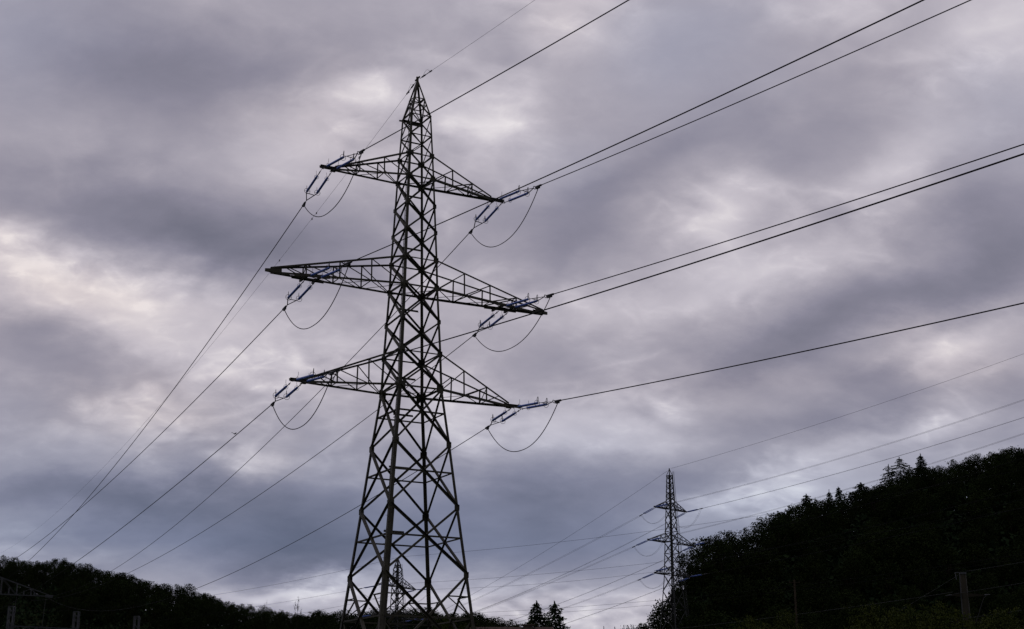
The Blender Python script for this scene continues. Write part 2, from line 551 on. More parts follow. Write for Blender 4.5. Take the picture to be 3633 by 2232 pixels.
for k in ORDER:
    a, c = SG[k]
    m = MB()
    zs = LEVELS[::-1] + [43.3]
    for z0, z1 in zip(zs, zs[1:]):
        p0, p1 = corner(k, z0), corner(k, z1)
        b0 = leg_size((z0 + z1) / 2) * (1.2 if k == 'front_left' else 1.0)
        d = (p1 - p0).normalized()
        e1, e2 = -U * a, -V * c
        e1 = (e1 - d * e1.dot(d)).normalized()
        e2 = (e2 - d * e2.dot(d)).normalized()
        t = .02
        m.slab(p0, p1, e1, e2, 0, b0, 0, t)
        m.slab(p0, p1, e2, e1, t, b0, 0, t)
        if z1 <= 14.9 and k == 'front_left':          # heavier double angle low on the nearest leg
            s = e1 * (b0 + .035) + e2 * .10
            m.slab(p0 + s, p1 + s, e1, e2, 0, b0 * .62, 0, t)
            m.slab(p0 + s, p1 + s, e2, e1, t, b0 * .7, 0, t)
    leg = m.build('leg', STEEL, pylon)
    # splice and gusset plates
    for z in LEVELS[2:-2]:
        p = corner(k, z)
        s = .20 if z > 22.5 else .28
        if z in (37.79, 36.21, 30.62, 28.79, 24.46, 22.23):
            s *= 1.45
        g = MB()
        h = s * .62
        for e, n in ((-U * a, -V * -c), (-V * c, -U * -a)):
            n = (V * c if abs(e.dot(U)) > .5 else U * a)
            g.slab(p - Z * h, p + Z * h, e, n, -.05, s, .026, .038)
        g.build('gusset_plate', STEEL, leg)
    f = MB()
    p = corner(k, 0)
    f.bar(p - Z * 1.2, p + Z * .35, .9, .9)
    f.build('concrete_footing', CONC, leg)
    if k == 'front_left':
        for q in range(34):
            z = 4 + q * .42
            st = MB()
            p = corner(k, z)
            sgn = -1 if q % 2 else 1
            dirv = (-U if sgn > 0 else -V)
            st.tube([p + dirv * -.02 + (V if sgn > 0 else U) * .05, p + dirv * .17 + (V if sgn > 0 else U) * .05], .011, 5)
            st.build('step_bolt', STEEL, leg)

for fi, (ka, kb, n) in enumerate(FACES):
    for li, (zt, zb) in enumerate(zip(LEVELS, LEVELS[1:])):
        m = MB()
        at, bt, ab, bb = corner(ka, zt), corner(kb, zt), corner(ka, zb), corner(kb, zb)
        nn = (bt - at).cross(ab - at).normalized()
        if nn.dot(n) < 0:
            nn = -nn
        big = .075 + .045 * (1 - max(0, min(1, (zb - 8) / 30)))
        if zt > 38:
            big *= .75
        ins = .06

        def pull(p, q):
            d = (q - p).normalized()
            return p + d * ins, q - d * ins
        heavy = .035 if (22 < zb < 34.4 or zb < 22) else 0.0
        # falling diagonal outside the legs, rising one inside, as bolted
        m.angle(*pull(at, bb), nn, big + heavy, .012, .004, (1 if fi in (0, 3) else -1), (1 if fi in (0, 2) else -1))
        m.angle(*pull(bt, ab), nn, big + (.01 if zb < 34 else 0), .012, (-.036 if fi in (0, 2) else -.036), -1, (-1 if fi in (0, 2) else 1))
        ztop, zring = zt, None
        fr = (interp(WID, zt) / (interp(WID, zt) + interp(WID, zb)))
        zx = zt + (zb - zt) * fr
        hb = .075 if zb > 22 else .09
        if zt in (40.64, 39.2, 37.79, 36.21, 30.62, 28.79, 24.46, 22.23):
            w = .11 if zt in (36.21, 28.79, 22.23) else hb
            m.angle(at, bt, n, w, .012, -.056, 1, -1)
        if zt <= 22.23:          # ring of horizontals at the crossing point of the panel
            ha, hb2 = corner(ka, zx), corner(kb, zx)
            m.angle(ha, hb2, n, .095, .012, -.075, -1, -1)
        if zt == 10.84 or zt == 5.18:      # secondary bracing of the foot panels
            zm = (zt + zx) / 2
            for (kk, top, cross_to) in ((ka, at, bb), (kb, bt, ab)):
                leg_m = corner(kk, zm)
                fr2 = (zt - zm) / (zt - zb)
                dg = top + (cross_to - top) * fr2
                m.angle(leg_m, dg, n, .075, .01, -.095, 1, -1)
                m.angle(dg, corner(kk, zx), n, .07, .01, -.115, 1, -1)
                zm2 = (zb + zx) / 2
                dgl = (bt if kk == ka else at)
                dl = dgl + (corner(kk, zb) - dgl) * ((zt - zm2) / (zt - zb))
                m.angle(corner(kk, zm2), dl, n, .075, .01, -.095, 1, -1)
                m.angle(dl, corner(kk, zx), n, .07, .01, -.115, -1, -1)
        m.build('bracing_panel', STEEL, pylon)
    # peak
    m = MB()
    zp = 41.97
    at, bt, ab, bb = corner(ka, zp), corner(kb, zp), corner(ka, 40.64), corner(kb, 40.64)
    m.angle(at, bt, n, .07, .01, -.04, 1, -1)
    m.angle(at, bb, n, .065, .01, .004, 1, -1)
    m.angle(bt, ab, n, .065, .01, -.026, 1, -1)
    zq = 41.45
    m.angle(corner(ka, zq), corner(kb, zq), n, .05, .01, -.055, 1, -1)
    m.build('peak_bracing', STEEL, pylon)

# plan bracing inside the body at the crossarm levels
for z in (36.21, 28.79, 22.23):
    m = MB()
    c = [corner(k, z - .09) for k in ORDER]
    m.bar(c[0], c[2], .10, .02)
    m.bar(c[1] - Z * .03, c[3] - Z * .03, .10, .02)
    m.build('plan_bracing', STEEL, pylon)
# apex cap and the extended beam below the peak
m = MB()
m.bar(Z * 43.2, Z * 43.62, .16, .16)
m.bar(-V * .35 + Z * 43.5, V * .35 + Z * 43.5, .06, .10)
m.build('earth_wire_bracket', STEEL, pylon)
m = MB()
m.bar(corner('back_left', 40.6) - U * .18 + V * .03, corner('back_right', 40.6) + U * .05 + V * .03, .07, .09)
m.build('back_beam', STEEL, pylon)

# crossarms
ARMS = [('top', 37.79, 36.21, 36.0, 6.14, 6.06), ('middle', 30.62, 28.79, 28.65, 9.69, 9.68), ('bottom', 24.46, 22.23, 22.1, 7.51, 7.39)]
for (nm, zu, zl, zt, la, lb) in ARMS:
    for sgn, ln in ((-1, la), (1, lb)):
        D = U * sgn
        mid = nm == 'middle'
        Lin = ln - (.55 if not mid else .25)
        Lout = ln + (.42 if not mid else .0)
        wu, wl = interp(WID, zu), interp(WID, zl)
        tw = .11 if not mid else .07

        def up(s, side):      # upper chord, s 0..1
            return (D * (wu + (Lin - wu) * s) + V * side * (wu + (tw - wu) * s) + Z * (zu + (zt + (.18 if mid else .12) - zu) * s))

        def low(s, side):
            return (D * (wl + (Lin - wl) * s) + V * side * (wl + (tw - wl) * s) + Z * (zl + (zt - (.10 if mid else .06) - zl) * s))
        arm = MB()
        for side in (-1, 1):
            arm.angle(up(0, side), up(1, side), V * side, .105, .012, -.01, 1, -1)
            arm.angle(low(0, side), low(1, side), V * side, .13, .014, -.02, -1, -1)
        ao = arm.build('crossarm', STEEL, pylon)
        web = MB()
        st = [1 / 3, 2 / 3] if not mid else [.25, .49, .74]
        for side in (-1, 1):
            prev = 0.0
            for i, s in enumerate(st):
                # keep the posts vertical
                pu = up(s, side)
                xx = pu.dot(D)
                sl_ = (xx - wl) / (Lin - wl)
                pl = low(sl_, side)
                web.angle(pl, pu, V * side, .07, .01, -.045, 1, -1)
                pprev = low(prev, side)
                web.angle(pu, pprev, V * side, .065, .01, -.06, 1, -1)
                prev = sl_
            if True:
                web.angle(low(prev, side), up(min(1, st[-1] + (1 - st[-1]) * .55), side), V * side, .05, .01, -.075, 1, -1)
        prev = 0.0
        flip = 1
        for s in st + ([.88] if mid else [.86]):
            if s < .8 or mid:
                web.bar(low(s, -1), low(s, 1), .07, .02)
            mids = (prev + s) / 2
            web.bar(low(prev, flip) - Z * .03, low(s, -flip) - Z * .03, .065, .015)
            if mid:
                web.bar(low(prev, -flip) - Z * .06, low(s, flip) - Z * .06, .065, .015)
            flip = -flip
            prev = s
        for s in (st[-1],):
            web.bar(up(s, -1), up(s, 1), .06, .02)
            web.bar(up(s, -1) - Z * .03, low(s, 1) + Z * .03, .05, .015)
        web.build('web_bracing', STEEL, ao)
        tip = MB()
        if not mid:
            for side in (-1, 1):
                tip.slab(D * (Lin - .35) + Z * zt, D * Lout + Z * zt, V * side, Z, .06, .09, -.075, .075)
                tip.slab(D * (Lin - .35) + Z * zt, D * Lout + Z * zt, V * side, Z, .09, .15, .05, .075)
            tip.slab(D * (Lin + .05) + Z * zt, D * (Lout - .05) + Z * zt, V, Z, -.06, .06, -.10, -.07)
            tip.slab(D * (Lin - .1) + Z * zt, D * (Lin + .25) + Z * zt, V, Z, -.20, .20, -.16, -.13)
        else:
            for side in (-1, 1):
                tip.box8([D * (Lin - .65) + V * side * .15 + Z * (zt - .09), D * (Lin - .65) + V * side * .17 + Z * (zt - .09), D * (Lin - .65) + V * side * .17 + Z * (zt + .2), D * (Lin - .65) + V * side * .15 + Z * (zt + .2),
                          D * (Lout + .1) + V * side * .02 + Z * (zt - .08), D * (Lout + .1) + V * side * .04 + Z * (zt - .08), D * (Lout + .1) + V * side * .04 + Z * (zt + .10), D * (Lout + .1) + V * side * .02 + Z * (zt + .10)])
        tip.build('tip_plate', STEEL, ao)
        if mid:          # hanger beams for the strings, inboard of the tip
            hb = MB()
            Lc = 6.92 if sgn < 0 else 6.48
            for dx in (-.42, .42):
                s_ = (Lc + dx - wl) / (Lin - wl)
                hb.slab(low(s_, -1) - V * .25 - Z * .10, low(s_, 1) + V * .25 - Z * .10, D, Z, -.06, .06, -.08, .03)
            for side in (-1, 1):
                hb.slab(low((Lc - 1.1 - wl) / (Lin - wl), side) - Z * .02, low((Lc + 1.1 - wl) / (Lin - wl), side) - Z * .02, V, Z, -.02, .02, -.10, .10)
            hb.build('hanger_beam', STEEL, ao)

# climbing ladder inside the left face, with rest beams
lad = MB()
zs = [8.5 + i * .5 for i in range(68)]


def ladder_pt(z, dx):
    return corner('front_left', z) + V * (.42 + dx) + U * .22


for dx in (0, .36):
    lad.tube([ladder_pt(z, dx) for z in (14.6, 18.71, 22.23, 28.79, 36.21, 40.64)] + [ladder_pt(40.64, dx) + Z * .75], .022, 5)
z = 14.8
while z < 41.2:
    lad.tube([ladder_pt(min(z, 40.64), 0) + Z * max(0, z - 40.64), ladder_pt(min(z, 40.64), .36) + Z * max(0, z - 40.64)], .012, 4)
    z += .33
lad.build('ladder', STEEL, pylon)
for z in (40.0, 38.0, 34.9, 31.3, 27.2, 22.75, 20.4, 17.1, 13.2):
    rb = MB()
    p = ladder_pt(z, 0)
    ln = min(1.05, interp(WID, z) * 1.1)
    rb.slab(p - U * .25, p + U * ln, V, Z, -.05, .05, -.06, -.04)
    rb.slab(p - U * .25, p + U * ln, V, Z, .03, .05, -.04, .06)
    rb.slab(p - V * .15, p + V * .55, U, Z, -.03, .03, -.10, -.062)
    rb.build('rest_beam', STEEL, pylon)

# ------------------------------------------------------------------ conductors
def wire_pt(name, s):
    (ax, ay), hd, co, s0, s1 = WIRES[name]
    return Vector((ax + math.sin(R(hd)) * s, ay + math.cos(R(hd)) * s, sum(c * s ** k for k, c in enumerate(co))))


def wire_mesh(name, radius, lat=0.0, n=70, seg=6):
    (ax, ay), hd, co, s0, s1 = WIRES[name]
    side = Vector((math.cos(R(hd)), -math.sin(R(hd)), 0)) * lat
    m = MB()
    m.tube([wire_pt(name, s0 + (s1 - s0) * (i / n) ** 1.3) + side for i in range(n + 1)], radius, seg)
    return m


def conductor(name, radius, label, cat='power line', group=None, mat=None, kind='conductor', lat=0.0):
    o = wire_mesh(name, radius, lat).build(kind, mat or WIRE, None, True)
    return tag(o, label, cat, group)


POSN = {'TL': 'left end of the top crossarm', 'TR': 'right end of the top crossarm', 'ML': 'left middle crossarm', 'MR': 'right middle crossarm',
        'BL': 'left end of the bottom crossarm', 'BR': 'right end of the bottom crossarm'}
G1 = 'conductors of the large pylon'
for k, w in POSN.items():
    conductor((1, 'R', k), .031, 'thick black conductor rising to the upper right from the %s' % w, group=G1)
    conductor((1, 'L', k), .027, 'thin dark conductor sagging toward the left hill from the %s' % w, group=G1)
conductor((1, 'R', 'E'), .0085, 'hair-thin earth wire rising to the upper right from the pylon peak', 'earth wire', kind='earth_wire')
conductor((1, 'L', 'E'), .0085, 'hair-thin earth wire with small markers sagging left from the pylon peak', 'earth wire', kind='earth_wire')
ew = bpy.data.objects['earth_wire.001']
for s in (11.0, 20.5, 21.6, 30.0, 1.5):
    m = MB()
    p = wire_pt((1, 'L', 'E'), s)
    d = (wire_pt((1, 'L', 'E'), s + .5) - p).normalized()
    m.tube([p - d * .12, p - d * .05, p + d * .05, p + d * .12], [.012, .035, .035, .012], 8)
    m.bar(p - d * .06 - Z * .09, p + d * .06 - Z * .09, .05, .05)
    m.build('vibration_damper', FITTING, ew, True)
for nme, wn in (('earth_wire', (1, 'R', 'E')), ('earth_wire.001', (1, 'L', 'E'))):
    m = MB()
    pts = [wire_pt(wn, s) for s in (.35, .6, .62, 1.05, 1.07, 1.6, 1.62, 1.9)]
    m.tube(pts, [.02, .02, .05, .05, .025, .025, .045, .045], 8)
    a, b_ = wire_pt(wn, .7), wire_pt(wn, 1.7)
    m.tube([a + (b_ - a) * t + Z * .30 * math.sin(math.pi * t) for t in [i / 8 for i in range(9)]], .008, 5)
    m.build('dead_end_clamp', FITTING, bpy.data.objects[nme], True)


# ------------------------------------------------------------------ insulator strings
def string_frame(wn):
    s0 = WIRES[wn][3]
    a, b_ = wire_pt(wn, 0), wire_pt(wn, s0)
    x = (b_ - a)
    ln = x.length
    x.normalize()
    y = Z.cross(x).normalized()
    z = x.cross(y)
    return Matrix(((x.x, y.x, z.x, a.x), (x.y, y.y, z.y, a.y), (x.z, y.z, z.z, a.z), (0, 0, 0, 1))), ln


PROTO = {}


def string_meshes(ln):
    key = round(ln, 1)
    if key in PROTO:
        return PROTO[key]
    X = lambda x, y=0, z=0: Vector((x, y, z))
    f = ln / 4.7
    r0, r1, ya, cl = .80 * f, 2.78 * f, 3.85 * f, ln
    d = {}
    m = MB()
    pts, rr = [X(r0 - .10), X(r0)], [.03, .03]
    nsh = 30
    for i in range(nsh):
        xa = r0 + (r1 - r0) * i / nsh
        xb = r0 + (r1 - r0) * (i + .55) / nsh
        pts += [X(xa), X(xa + .004), X(xb), X(xb + .004)]
        rr += [.056, .076, .068, .056]
    pts += [X(r1), X(r1 + .10)]
    rr += [.03, .03]
    m.tube(pts, rr, 12)
    d['rod'] = m.mesh('insulator_rod', True)
    m = MB()
    m.tube([X(0), X(.22)], .022, 6)
    m.ring(X(.28), X(0, 1, 0), .055, .018, 10)
    m.tube([X(.33), X(r0 - .08)], .026, 6)
    d['link'] = m.mesh('shackle_link', True)
    m = MB()
    m.ring(X(r1 - .08), X(1, 0, 0), .19, .013, 22)
    m.ring(X(r1 - .02, 0, .21), X(.35, 1, 0), .19, .013, 22)
    m.tube([X(r1 - .02, 0, .0), X(r1 - .02, 0, .42)], .012, 5)
    m.tube([X(r1 - .08, -.19, 0), X(r1 - .08, .19, 0)], .010, 5)
    d['ring'] = m.mesh('arcing_ring', True)
    m = MB()
    m.ring(X(r0 + .06), X(1, 0, 0), .14, .011, 18)
    m.tube([X(r0, 0, .05), X(r0 + .02, 0, .18), X(r0 + .10, 0, .27), X(r0 + .08, 0, .46)], .011, 5)
    d['horn'] = m.mesh('arcing_horn', True)
    m = MB()
    for (p, q) in ((X(r1 + .08, .34), X(ya, 0)), (X(r1 + .08, -.34), X(ya, 0)), (X(r1 + .16, .34), X(r1 + .30, -.30))):
        m.slab(p, q, Vector((0, 0, 1)), (q - p).normalized().cross(Vector((0, 0, 1))), -.012, .012, -.028, .028)
    d['yoke'] = m.mesh('yoke_plate')
    m = MB()
    m.ring(X(ya + .12), X(0, 1, .6), .10, .024, 14)
    m.tube([X(ya + .2), X(ya + .28), X(ya + .30), X(cl - .08), X(cl)], [.03, .045, .07, .07, .035], 10)
    m.bar(X(ya + .34, 0, -.10), X(cl - .22, 0, -.10), .08, .12)
    d['clamp'] = m.mesh('dead_end_clamp', True)
    PROTO[key] = d
    return d


def tension_string(wn, label, group, mat=None):
    M, ln = string_frame(wn)
    t = thing('tension_insulator', (0, 0, 0), label, 'insulator', group)
    t.matrix_world = M
    d = string_meshes(ln)
    for y in (-.34, .34):
        for key, nm, mt in (('rod', 'insulator_rod', BLUE), ('link', 'shackle_link', FITTING)):
            o = obj(nm, d[key], mt, t)
            o.location = (0, y, 0)
            if key == 'rod':
                for k2, n2 in (('ring', 'arcing_ring'), ('horn', 'arcing_horn')):
                    obj(n2, d[k2], FITTING, o)
    obj('yoke_plate', d['yoke'], FITTING, t)
    obj('dead_end_clamp', d['clamp'], FITTING, t)
    return t


JUMP = {'TL': 2.02, 'ML': 2.34, 'BL': 2.23, 'TR': 2.2, 'MR': 2.06, 'BR': 2.2}
for k, w in POSN.items():
    tension_string((1, 'L', k), 'double blue insulator string on the %s, pulled toward the left hill' % w.replace('end of the ', ''), 'insulator strings of the large pylon')
    tension_string((1, 'R', k), 'double blue insulator string on the %s, pulled toward the upper right' % w.replace('end of the ', ''), 'insulator strings of the large pylon')
    a, b_ = wire_pt((1, 'L', k), WIRES[(1, 'L', k)][3] - .4) - Z * .14, wire_pt((1, 'R', k), WIRES[(1, 'R', k)][3] - .4) - Z * .14
    m = MB()
    pts = []
    for i in range(41):
        t = .5 - .5 * math.cos(math.pi * i / 40)
        p = a.lerp(b_, t)
        p.z -= JUMP[k] * (1 - abs(2 * t - 1) ** 2.2)
        pts.append(p)
    m.tube(pts, .026, 6)
    tag(m.build('jumper_cable', WIRE, None, True), 'black jumper cable looping below the %s' % w, 'cable', 'jumper cables of the large pylon')


# ------------------------------------------------------------------ far pylons
def far_pylon(loc, psi, zbase, wid, apex, levels, arms, label, ladder_top=None):
    u = Vector((math.cos(psi), math.sin(psi), 0))
    v = Vector((-math.sin(psi), math.cos(psi), 0))
    root = thing('lattice_pylon', (loc[0], loc[1], zbase), label, 'pylon')
    sg = [(-1, -1), (1, -1), (1, 1), (-1, 1)]

    def cr_(i, z):
        w = interp(wid, z)
        return u * sg[i][0] * w + v * sg[i][1] * w + Z * (z - zbase)
    for i in range(4):
        m = MB()
        zz = [zbase] + [z for z, _ in wid if z > zbase]
        for a, c in zip(zz, zz[1:]):
            e1, e2 = -u * sg[i][0], -v * sg[i][1]
            m.slab(cr_(i, a), cr_(i, c), e1, e2, 0, .22, 0, .03)
            m.slab(cr_(i, a), cr_(i, c), e2, e1, .03, .22, 0, .03)
        m.build('leg', STEEL2, root)
    fn = [-v, u, v, -u]
    for i in range(4):
        j = (i + 1) % 4
        m = MB()
        for k, (a, c) in enumerate(zip(levels, levels[1:])):
            m.angle(cr_(i, a), cr_(j, c), fn[i], .13, .02, .01, -1, 1)
            if a > arms[0][0] + 3:
                pass
            else:
                m.angle(cr_(j, a), cr_(i, c), fn[i], .13, .02, -.04, 1, -1)
            if k % 2 == 0:
                m.angle(cr_(i, a), cr_(j, a), fn[i], .10, .02, -.08, 1, -1)
        m.build('bracing_panel', STEEL2, root)
    for (zu, zl, zt, ln) in arms:
        for s_ in (-1, 1):
            D = u * s_
            wu, wl = interp(wid, zu), interp(wid, zl)
            m = MB()
            up = lambda s, sd: D * (wu + (ln - wu) * s) + v * sd * (wu + (.1 - wu) * s) + Z * (zu + (zt - zu) * s - zbase)
            lw = lambda s, sd: D * (wl + (ln - wl) * s) + v * sd * (wl + (.1 - wl) * s) + Z * (zl + (zt - .1 - zl) * s - zbase)
            for sd in (-1, 1):
                m.bar(up(0, sd), up(1, sd), .13)
                m.bar(lw(0, sd), lw(1, sd), .17)
                pr = 0
                for s in (.25, .5, .75):
                    m.bar(up(s, sd), lw(s, sd), .09)
                    m.bar(up(s, sd), lw(pr, sd), .09)
                    pr = s
            for s in (0, .25, .5, .75):
                m.bar(lw(s, -1), lw(s, 1), .09)
                m.bar(lw(s, -1), lw(min(1, s + .25), 1), .08)
            m.bar(D * (ln - .2) + Z * (zt - zbase), D * (ln + .3) + Z * (zt - zbase), .22)
            m.build('crossarm', STEEL2, root)
    m = MB()
    zt = levels[0]
    for i in range(4):
        m.bar(cr_(i, zt), Z * (apex - zbase), .12)
        m.bar(cr_(i, zt), cr_((i + 1) % 4, zt), .14)
    m.bar(Z * (apex - zbase - .3), Z * (apex - zbase + .15), .22)
    m.build('peak', STEEL2, root)
    if ladder_top:
        m = MB()
        p = [cr_(1, z) + u * .25 for z in (zbase, levels[-3], levels[4], levels[0])] + [cr_(1, levels[0]) + u * .25 + Z * (ladder_top - levels[0])]
        for q in (-.16, .16):
            m.tube([x + v * q for x in p], .045, 5)
        m.build('ladder', STEEL2, root)
    return root


far_pylon((34.255, 310), R(44.26), 12.0, [(12, 3.05), (24, 2.13), (32, 1.5), (35, 1.3), (41.85, 1.06), (49, .76), (56.3, .48)], 57.8,
          [56.3, 55.2, 54.1, 53.0, 51.9, 50.8, 49.06, 46.7, 44.2, 41.85, 39.5, 37.2, 35.04, 31.6, 27.6, 22.8, 17.8, 12.0],
          [(50.75, 49.06, 49.06, 5.22), (43.85, 41.85, 41.85, 7.61), (36.8, 35.04, 35.04, 5.71)],
          'smaller distant lattice pylon beside the wooded hill on the right', 57.3)
far_pylon((-25.99, 330), R(58.6), 0.0, [(0, 3.6), (10, 2.6), (21.6, 1.5), (27.6, 1.2), (34.5, .92), (38.4, .74), (40.9, .08)], 41.0,
          [39.3, 38.4, 37.1, 35.8, 34.5, 32.2, 30.0, 27.6, 25.6, 23.6, 21.6, 17.6, 13.0, 7.0, 0.0],
          [(36.4, 34.5, 34.5, 7.03), (29.6, 27.6, 27.6, 9.2), (23.6, 21.6, 21.6, 7.6)],
          'hazy far pylon seen between the legs of the large pylon', 39.6)

FAR2 = {'TL': 'left top crossarm', 'TR': 'right top crossarm', 'ML': 'left middle crossarm', 'MR': 'right middle crossarm',
        'BL': 'left bottom crossarm', 'BR': 'right bottom crossarm'}


def far_string(wn, label, group, dist_len):
    M, ln = string_frame(wn)
    ln = max(3.2, min(5.2, ln))
    t = thing('tension_insulator', (0, 0, 0), label, 'insulator', group)
    t.matrix_world = M
    for y in (-.28, .28):
        m = MB()
        m.tube([Vector((.5, y, 0)), Vector((ln * .72, y, 0))], .085, 8)
        m.build('insulator_rod', BLUE, t, True)
    m = MB()
    m.tube([Vector((0, -.28, 0)), Vector((.5, -.28, 0))], .04, 5)
    m.tube([Vector((0, .28, 0)), Vector((.5, .28, 0))], .04, 5)
    m.bar(Vector((ln * .72, -.34, 0)), Vector((ln * .72, .34, 0)), .08)
    m.tube([Vector((ln * .72, 0, 0)), Vector((ln * .84, 0, 0)), Vector((ln * .85, 0, 0)), Vector((ln + .2, 0, 0))], [.05, .05, .10, .09], 6)
    m.build('dead_end_clamp', FITTING, t, True)


def far_jumper(wl, wr, drop, label, group):
    a, b_ = wire_pt(wl, WIRES[wl][3] - .3), wire_pt(wr, WIRES[wr][3] - .3)
    m = MB()
    for lat in (-.2, .2):
        pts = []
        for i in range(25):
            t = i / 24
            p = a.lerp(b_, t)
            p.z -= drop * (1 - abs(2 * t - 1) ** 2.2)
            p += (b_ - a).cross(Z).normalized() * lat
            pts.append(p)
        m.tube(pts, .018, 5)
    tag(m.build('jumper_cable', WIRE, None, True), label, 'cable', group)


for k, w in FAR2.items():
    far_string((2, 'L', k), "blue insulator pair on the distant right pylon's %s, pulled down leftward" % w, 'insulators of the distant right pylon', 4)
    far_string((2, 'R', k), "blue insulator pair on the distant right pylon's %s, pulled toward the right" % w, 'insulators of the distant right pylon', 4)
    far_jumper((2, 'L', k), (2, 'R', k), 2.9, "grey jumper loop under the distant right pylon's %s" % w, 'jumpers of the distant right pylon')
    for sd, txt in (('L', 'descending leftward into the valley'), ('R', 'rising over the right hill')):
        nme = (2, sd, k)
        t = thing('twin_conductor', (0, 0, 0), "twin grey conductor %s from the distant right pylon's %s" % (txt, w), 'power line', 'conductors of the distant right pylon')
        for lat in ((-.28, .28) if k[1] == 'L' else (-.12, .12)):
            wire_mesh(nme, .019, lat, 60, 5).build('conductor_strand', WIRE, t, True)
conductor((2, 'L', 'E'), .026, 'faint earth wire descending leftward from the top of the distant right pylon', 'earth wire', kind='earth_wire')
conductor((2, 'R', 'E'), .024, 'faint earth wire rising rightward from the top of the distant right pylon', 'earth wire', kind='earth_wire')
FAR3 = {'TL': 'left top crossarm', 'TR': 'right top crossarm', 'ML': 'left middle crossarm', 'MR': 'right middle crossarm'}
for k, w in FAR3.items():
    far_string((3, 'R', k), "blue insulator pair on the hazy far pylon's %s, pulled toward the right" % w, 'insulators of the hazy far pylon', 4)
    far_string((3, 'L', k), "blue insulator pair on the hazy far pylon's %s, pulled toward the left" % w, 'insulators of the hazy far pylon', 4)
    far_jumper((3, 'L', k), (3, 'R', k), 2.6, "thin jumper loop under the hazy far pylon's %s" % w, 'jumpers of the hazy far pylon')
    conductor((3, 'R', k), .021, "fine line running nearly level rightward from the hazy far pylon's %s" % w, group='conductors of the hazy far pylon')
    conductor((3, 'L', k), .021, "fine line running leftward before the left hill from the hazy far pylon's %s" % w, group='conductors of the hazy far pylon')
conductor((3, 'R', 'E'), .024, 'faint earth wire running rightward from the tip of the hazy far pylon', 'earth wire', kind='earth_wire')
conductor((3, 'L', 'E'), .024, 'faint earth wire running leftward from the tip of the hazy far pylon', 'earth wire', kind='earth_wire')

# ------------------------------------------------------------------ substation gantry at the left
tipg = Vector((-80.2, 253.5, 25.2))
col = tipg - U * 15.5
gan = thing('lattice_gantry', (col.x, col.y, 0), 'pale galvanised lattice crossarm with tapering tip at the lower left edge', 'gantry')
g0 = Vector((col.x, col.y, 0))


def gp(s, sd, top):      # s metres from the tip toward the column
    h = .15 + s * .315
    return tipg - U * s + V * sd * (.08 + .05 * s) + Z * (h if top else 0) - g0


m = MB()
for sd in (-1, 1):
    m.bar(gp(0, sd, False), gp(15.5, sd, False), .14)
    m.bar(gp(0, sd, True), gp(15.5, sd, True), .10)
    prev = 2.2
    for i, s in enumerate((3.3, 5.7, 8.3, 11.2, 15.0)):
        m.bar(gp(s, sd, False), gp(s, sd, True), .08)
        m.bar(gp(s, sd, i % 2 == 0), gp(prev, sd, i % 2 == 1), .065)
        hs = (prev + s) / 2
        m.bar(gp(hs, sd, False), gp(hs, sd, False) + Z * (.12 + hs * .15), .07)
        prev = s
for s in (1, 3.3, 5.7, 8.3, 11.2, 15.0):
    m.bar(gp(s, -1, False), gp(s, 1, False), .09)
    m.bar(gp(s, -1, True), gp(s, 1, True), .09)
m.bar(gp(-.4, 0, False), gp(.8, 0, False), .30, .42)
m.build('crossarm', GALV, gan)
for a, c in ((-1, -1), (1, -1), (1, 1), (-1, 1)):
    m = MB()
    m.bar(U * a * 1.6 + V * c * 1.6, U * a * .8 + V * c * .85 + Z * 33, .22)
    m.build('leg', GALV, gan)
for sd, n_ in ((-1, 'front'), (1, 'back')):
    m = MB()
    for i in range(9):
        za, zb = 33 * i / 9, 33 * (i + 1) / 9
        wa, wb = 1.6 - .8 * i / 9, 1.6 - .8 * (i + 1) / 9
        m.bar(-U * wa + V * sd * wa + Z * za, U * wb + V * sd * wb + Z * zb, .1)
        m.bar(U * wa + V * sd * wa + Z * za, -U * wb + V * sd * wb + Z * zb, .1)
    m.build('bracing_panel', GALV, gan)


def lattice_post(root, loc, h, w=.62):
    m = MB()
    c = [(-1, -1), (1, -1), (1, 1), (-1, 1)]
    for a, b_ in c:
        m.bar(Vector((a * w / 2, b_ * w / 2, 0)) + loc, Vector((a * w / 2, b_ * w / 2, h)) + loc, .13)
    nst = int(h / .8)
    for i in range(nst):
        for q in range(4):
            a, b_ = c[q], c[(q + 1) % 4]
            if i % 2:
                a, b_ = b_, a
            m.bar(Vector((a[0] * w / 2, a[1] * w / 2, h * i / nst)) + loc, Vector((b_[0] * w / 2, b_[1] * w / 2, h * (i + 1) / nst)) + loc, .05)
    m.bar(Vector((-w / 2, 0, h)) + loc, Vector((w / 2, 0, h)) + loc, w + .1, .1)
    m.build('post', GALV, root)


p1, p2, p3 = survey(42, 2152, 200), survey(272, 2171, 203), survey(486, 2187, 206)
por = thing('substation_portal', (p1.x, p1.y, 0), 'pale lattice portal of two posts joined by a low truss beam, lower left', 'portal')
lattice_post(por, Vector((0, 0, 0)), p1.z)
off = Vector((p2.x - p1.x, p2.y - p1.y, 0))
lattice_post(por, off, p2.z)
m = MB()
zb = survey(40, 2221, 200).z
nb = 12
for i in range(nb):
    a, c = off * (i / nb), off * ((i + 1) / nb)
    for sd in (-.3, .3):
        s_ = Vector((off.y, -off.x, 0)).normalized() * sd
        m.bar(a + s_ + Z * zb, c + s_ + Z * zb, .10)
        m.bar(a + s_ + Z * (zb - .62), c + s_ + Z * (zb - .62), .10)
        m.bar(a + s_ + Z * (zb if i % 2 else zb - .62), c + s_ + Z * (zb - .62 if i % 2 else zb), .07)
    m.bar(a + Vector((off.y, -off.x, 0)).normalized() * .3 + Z * zb, c - Vector((off.y, -off.x, 0)).normalized() * .3 + Z * zb, .06)
m.build('truss_beam', GALV, por)
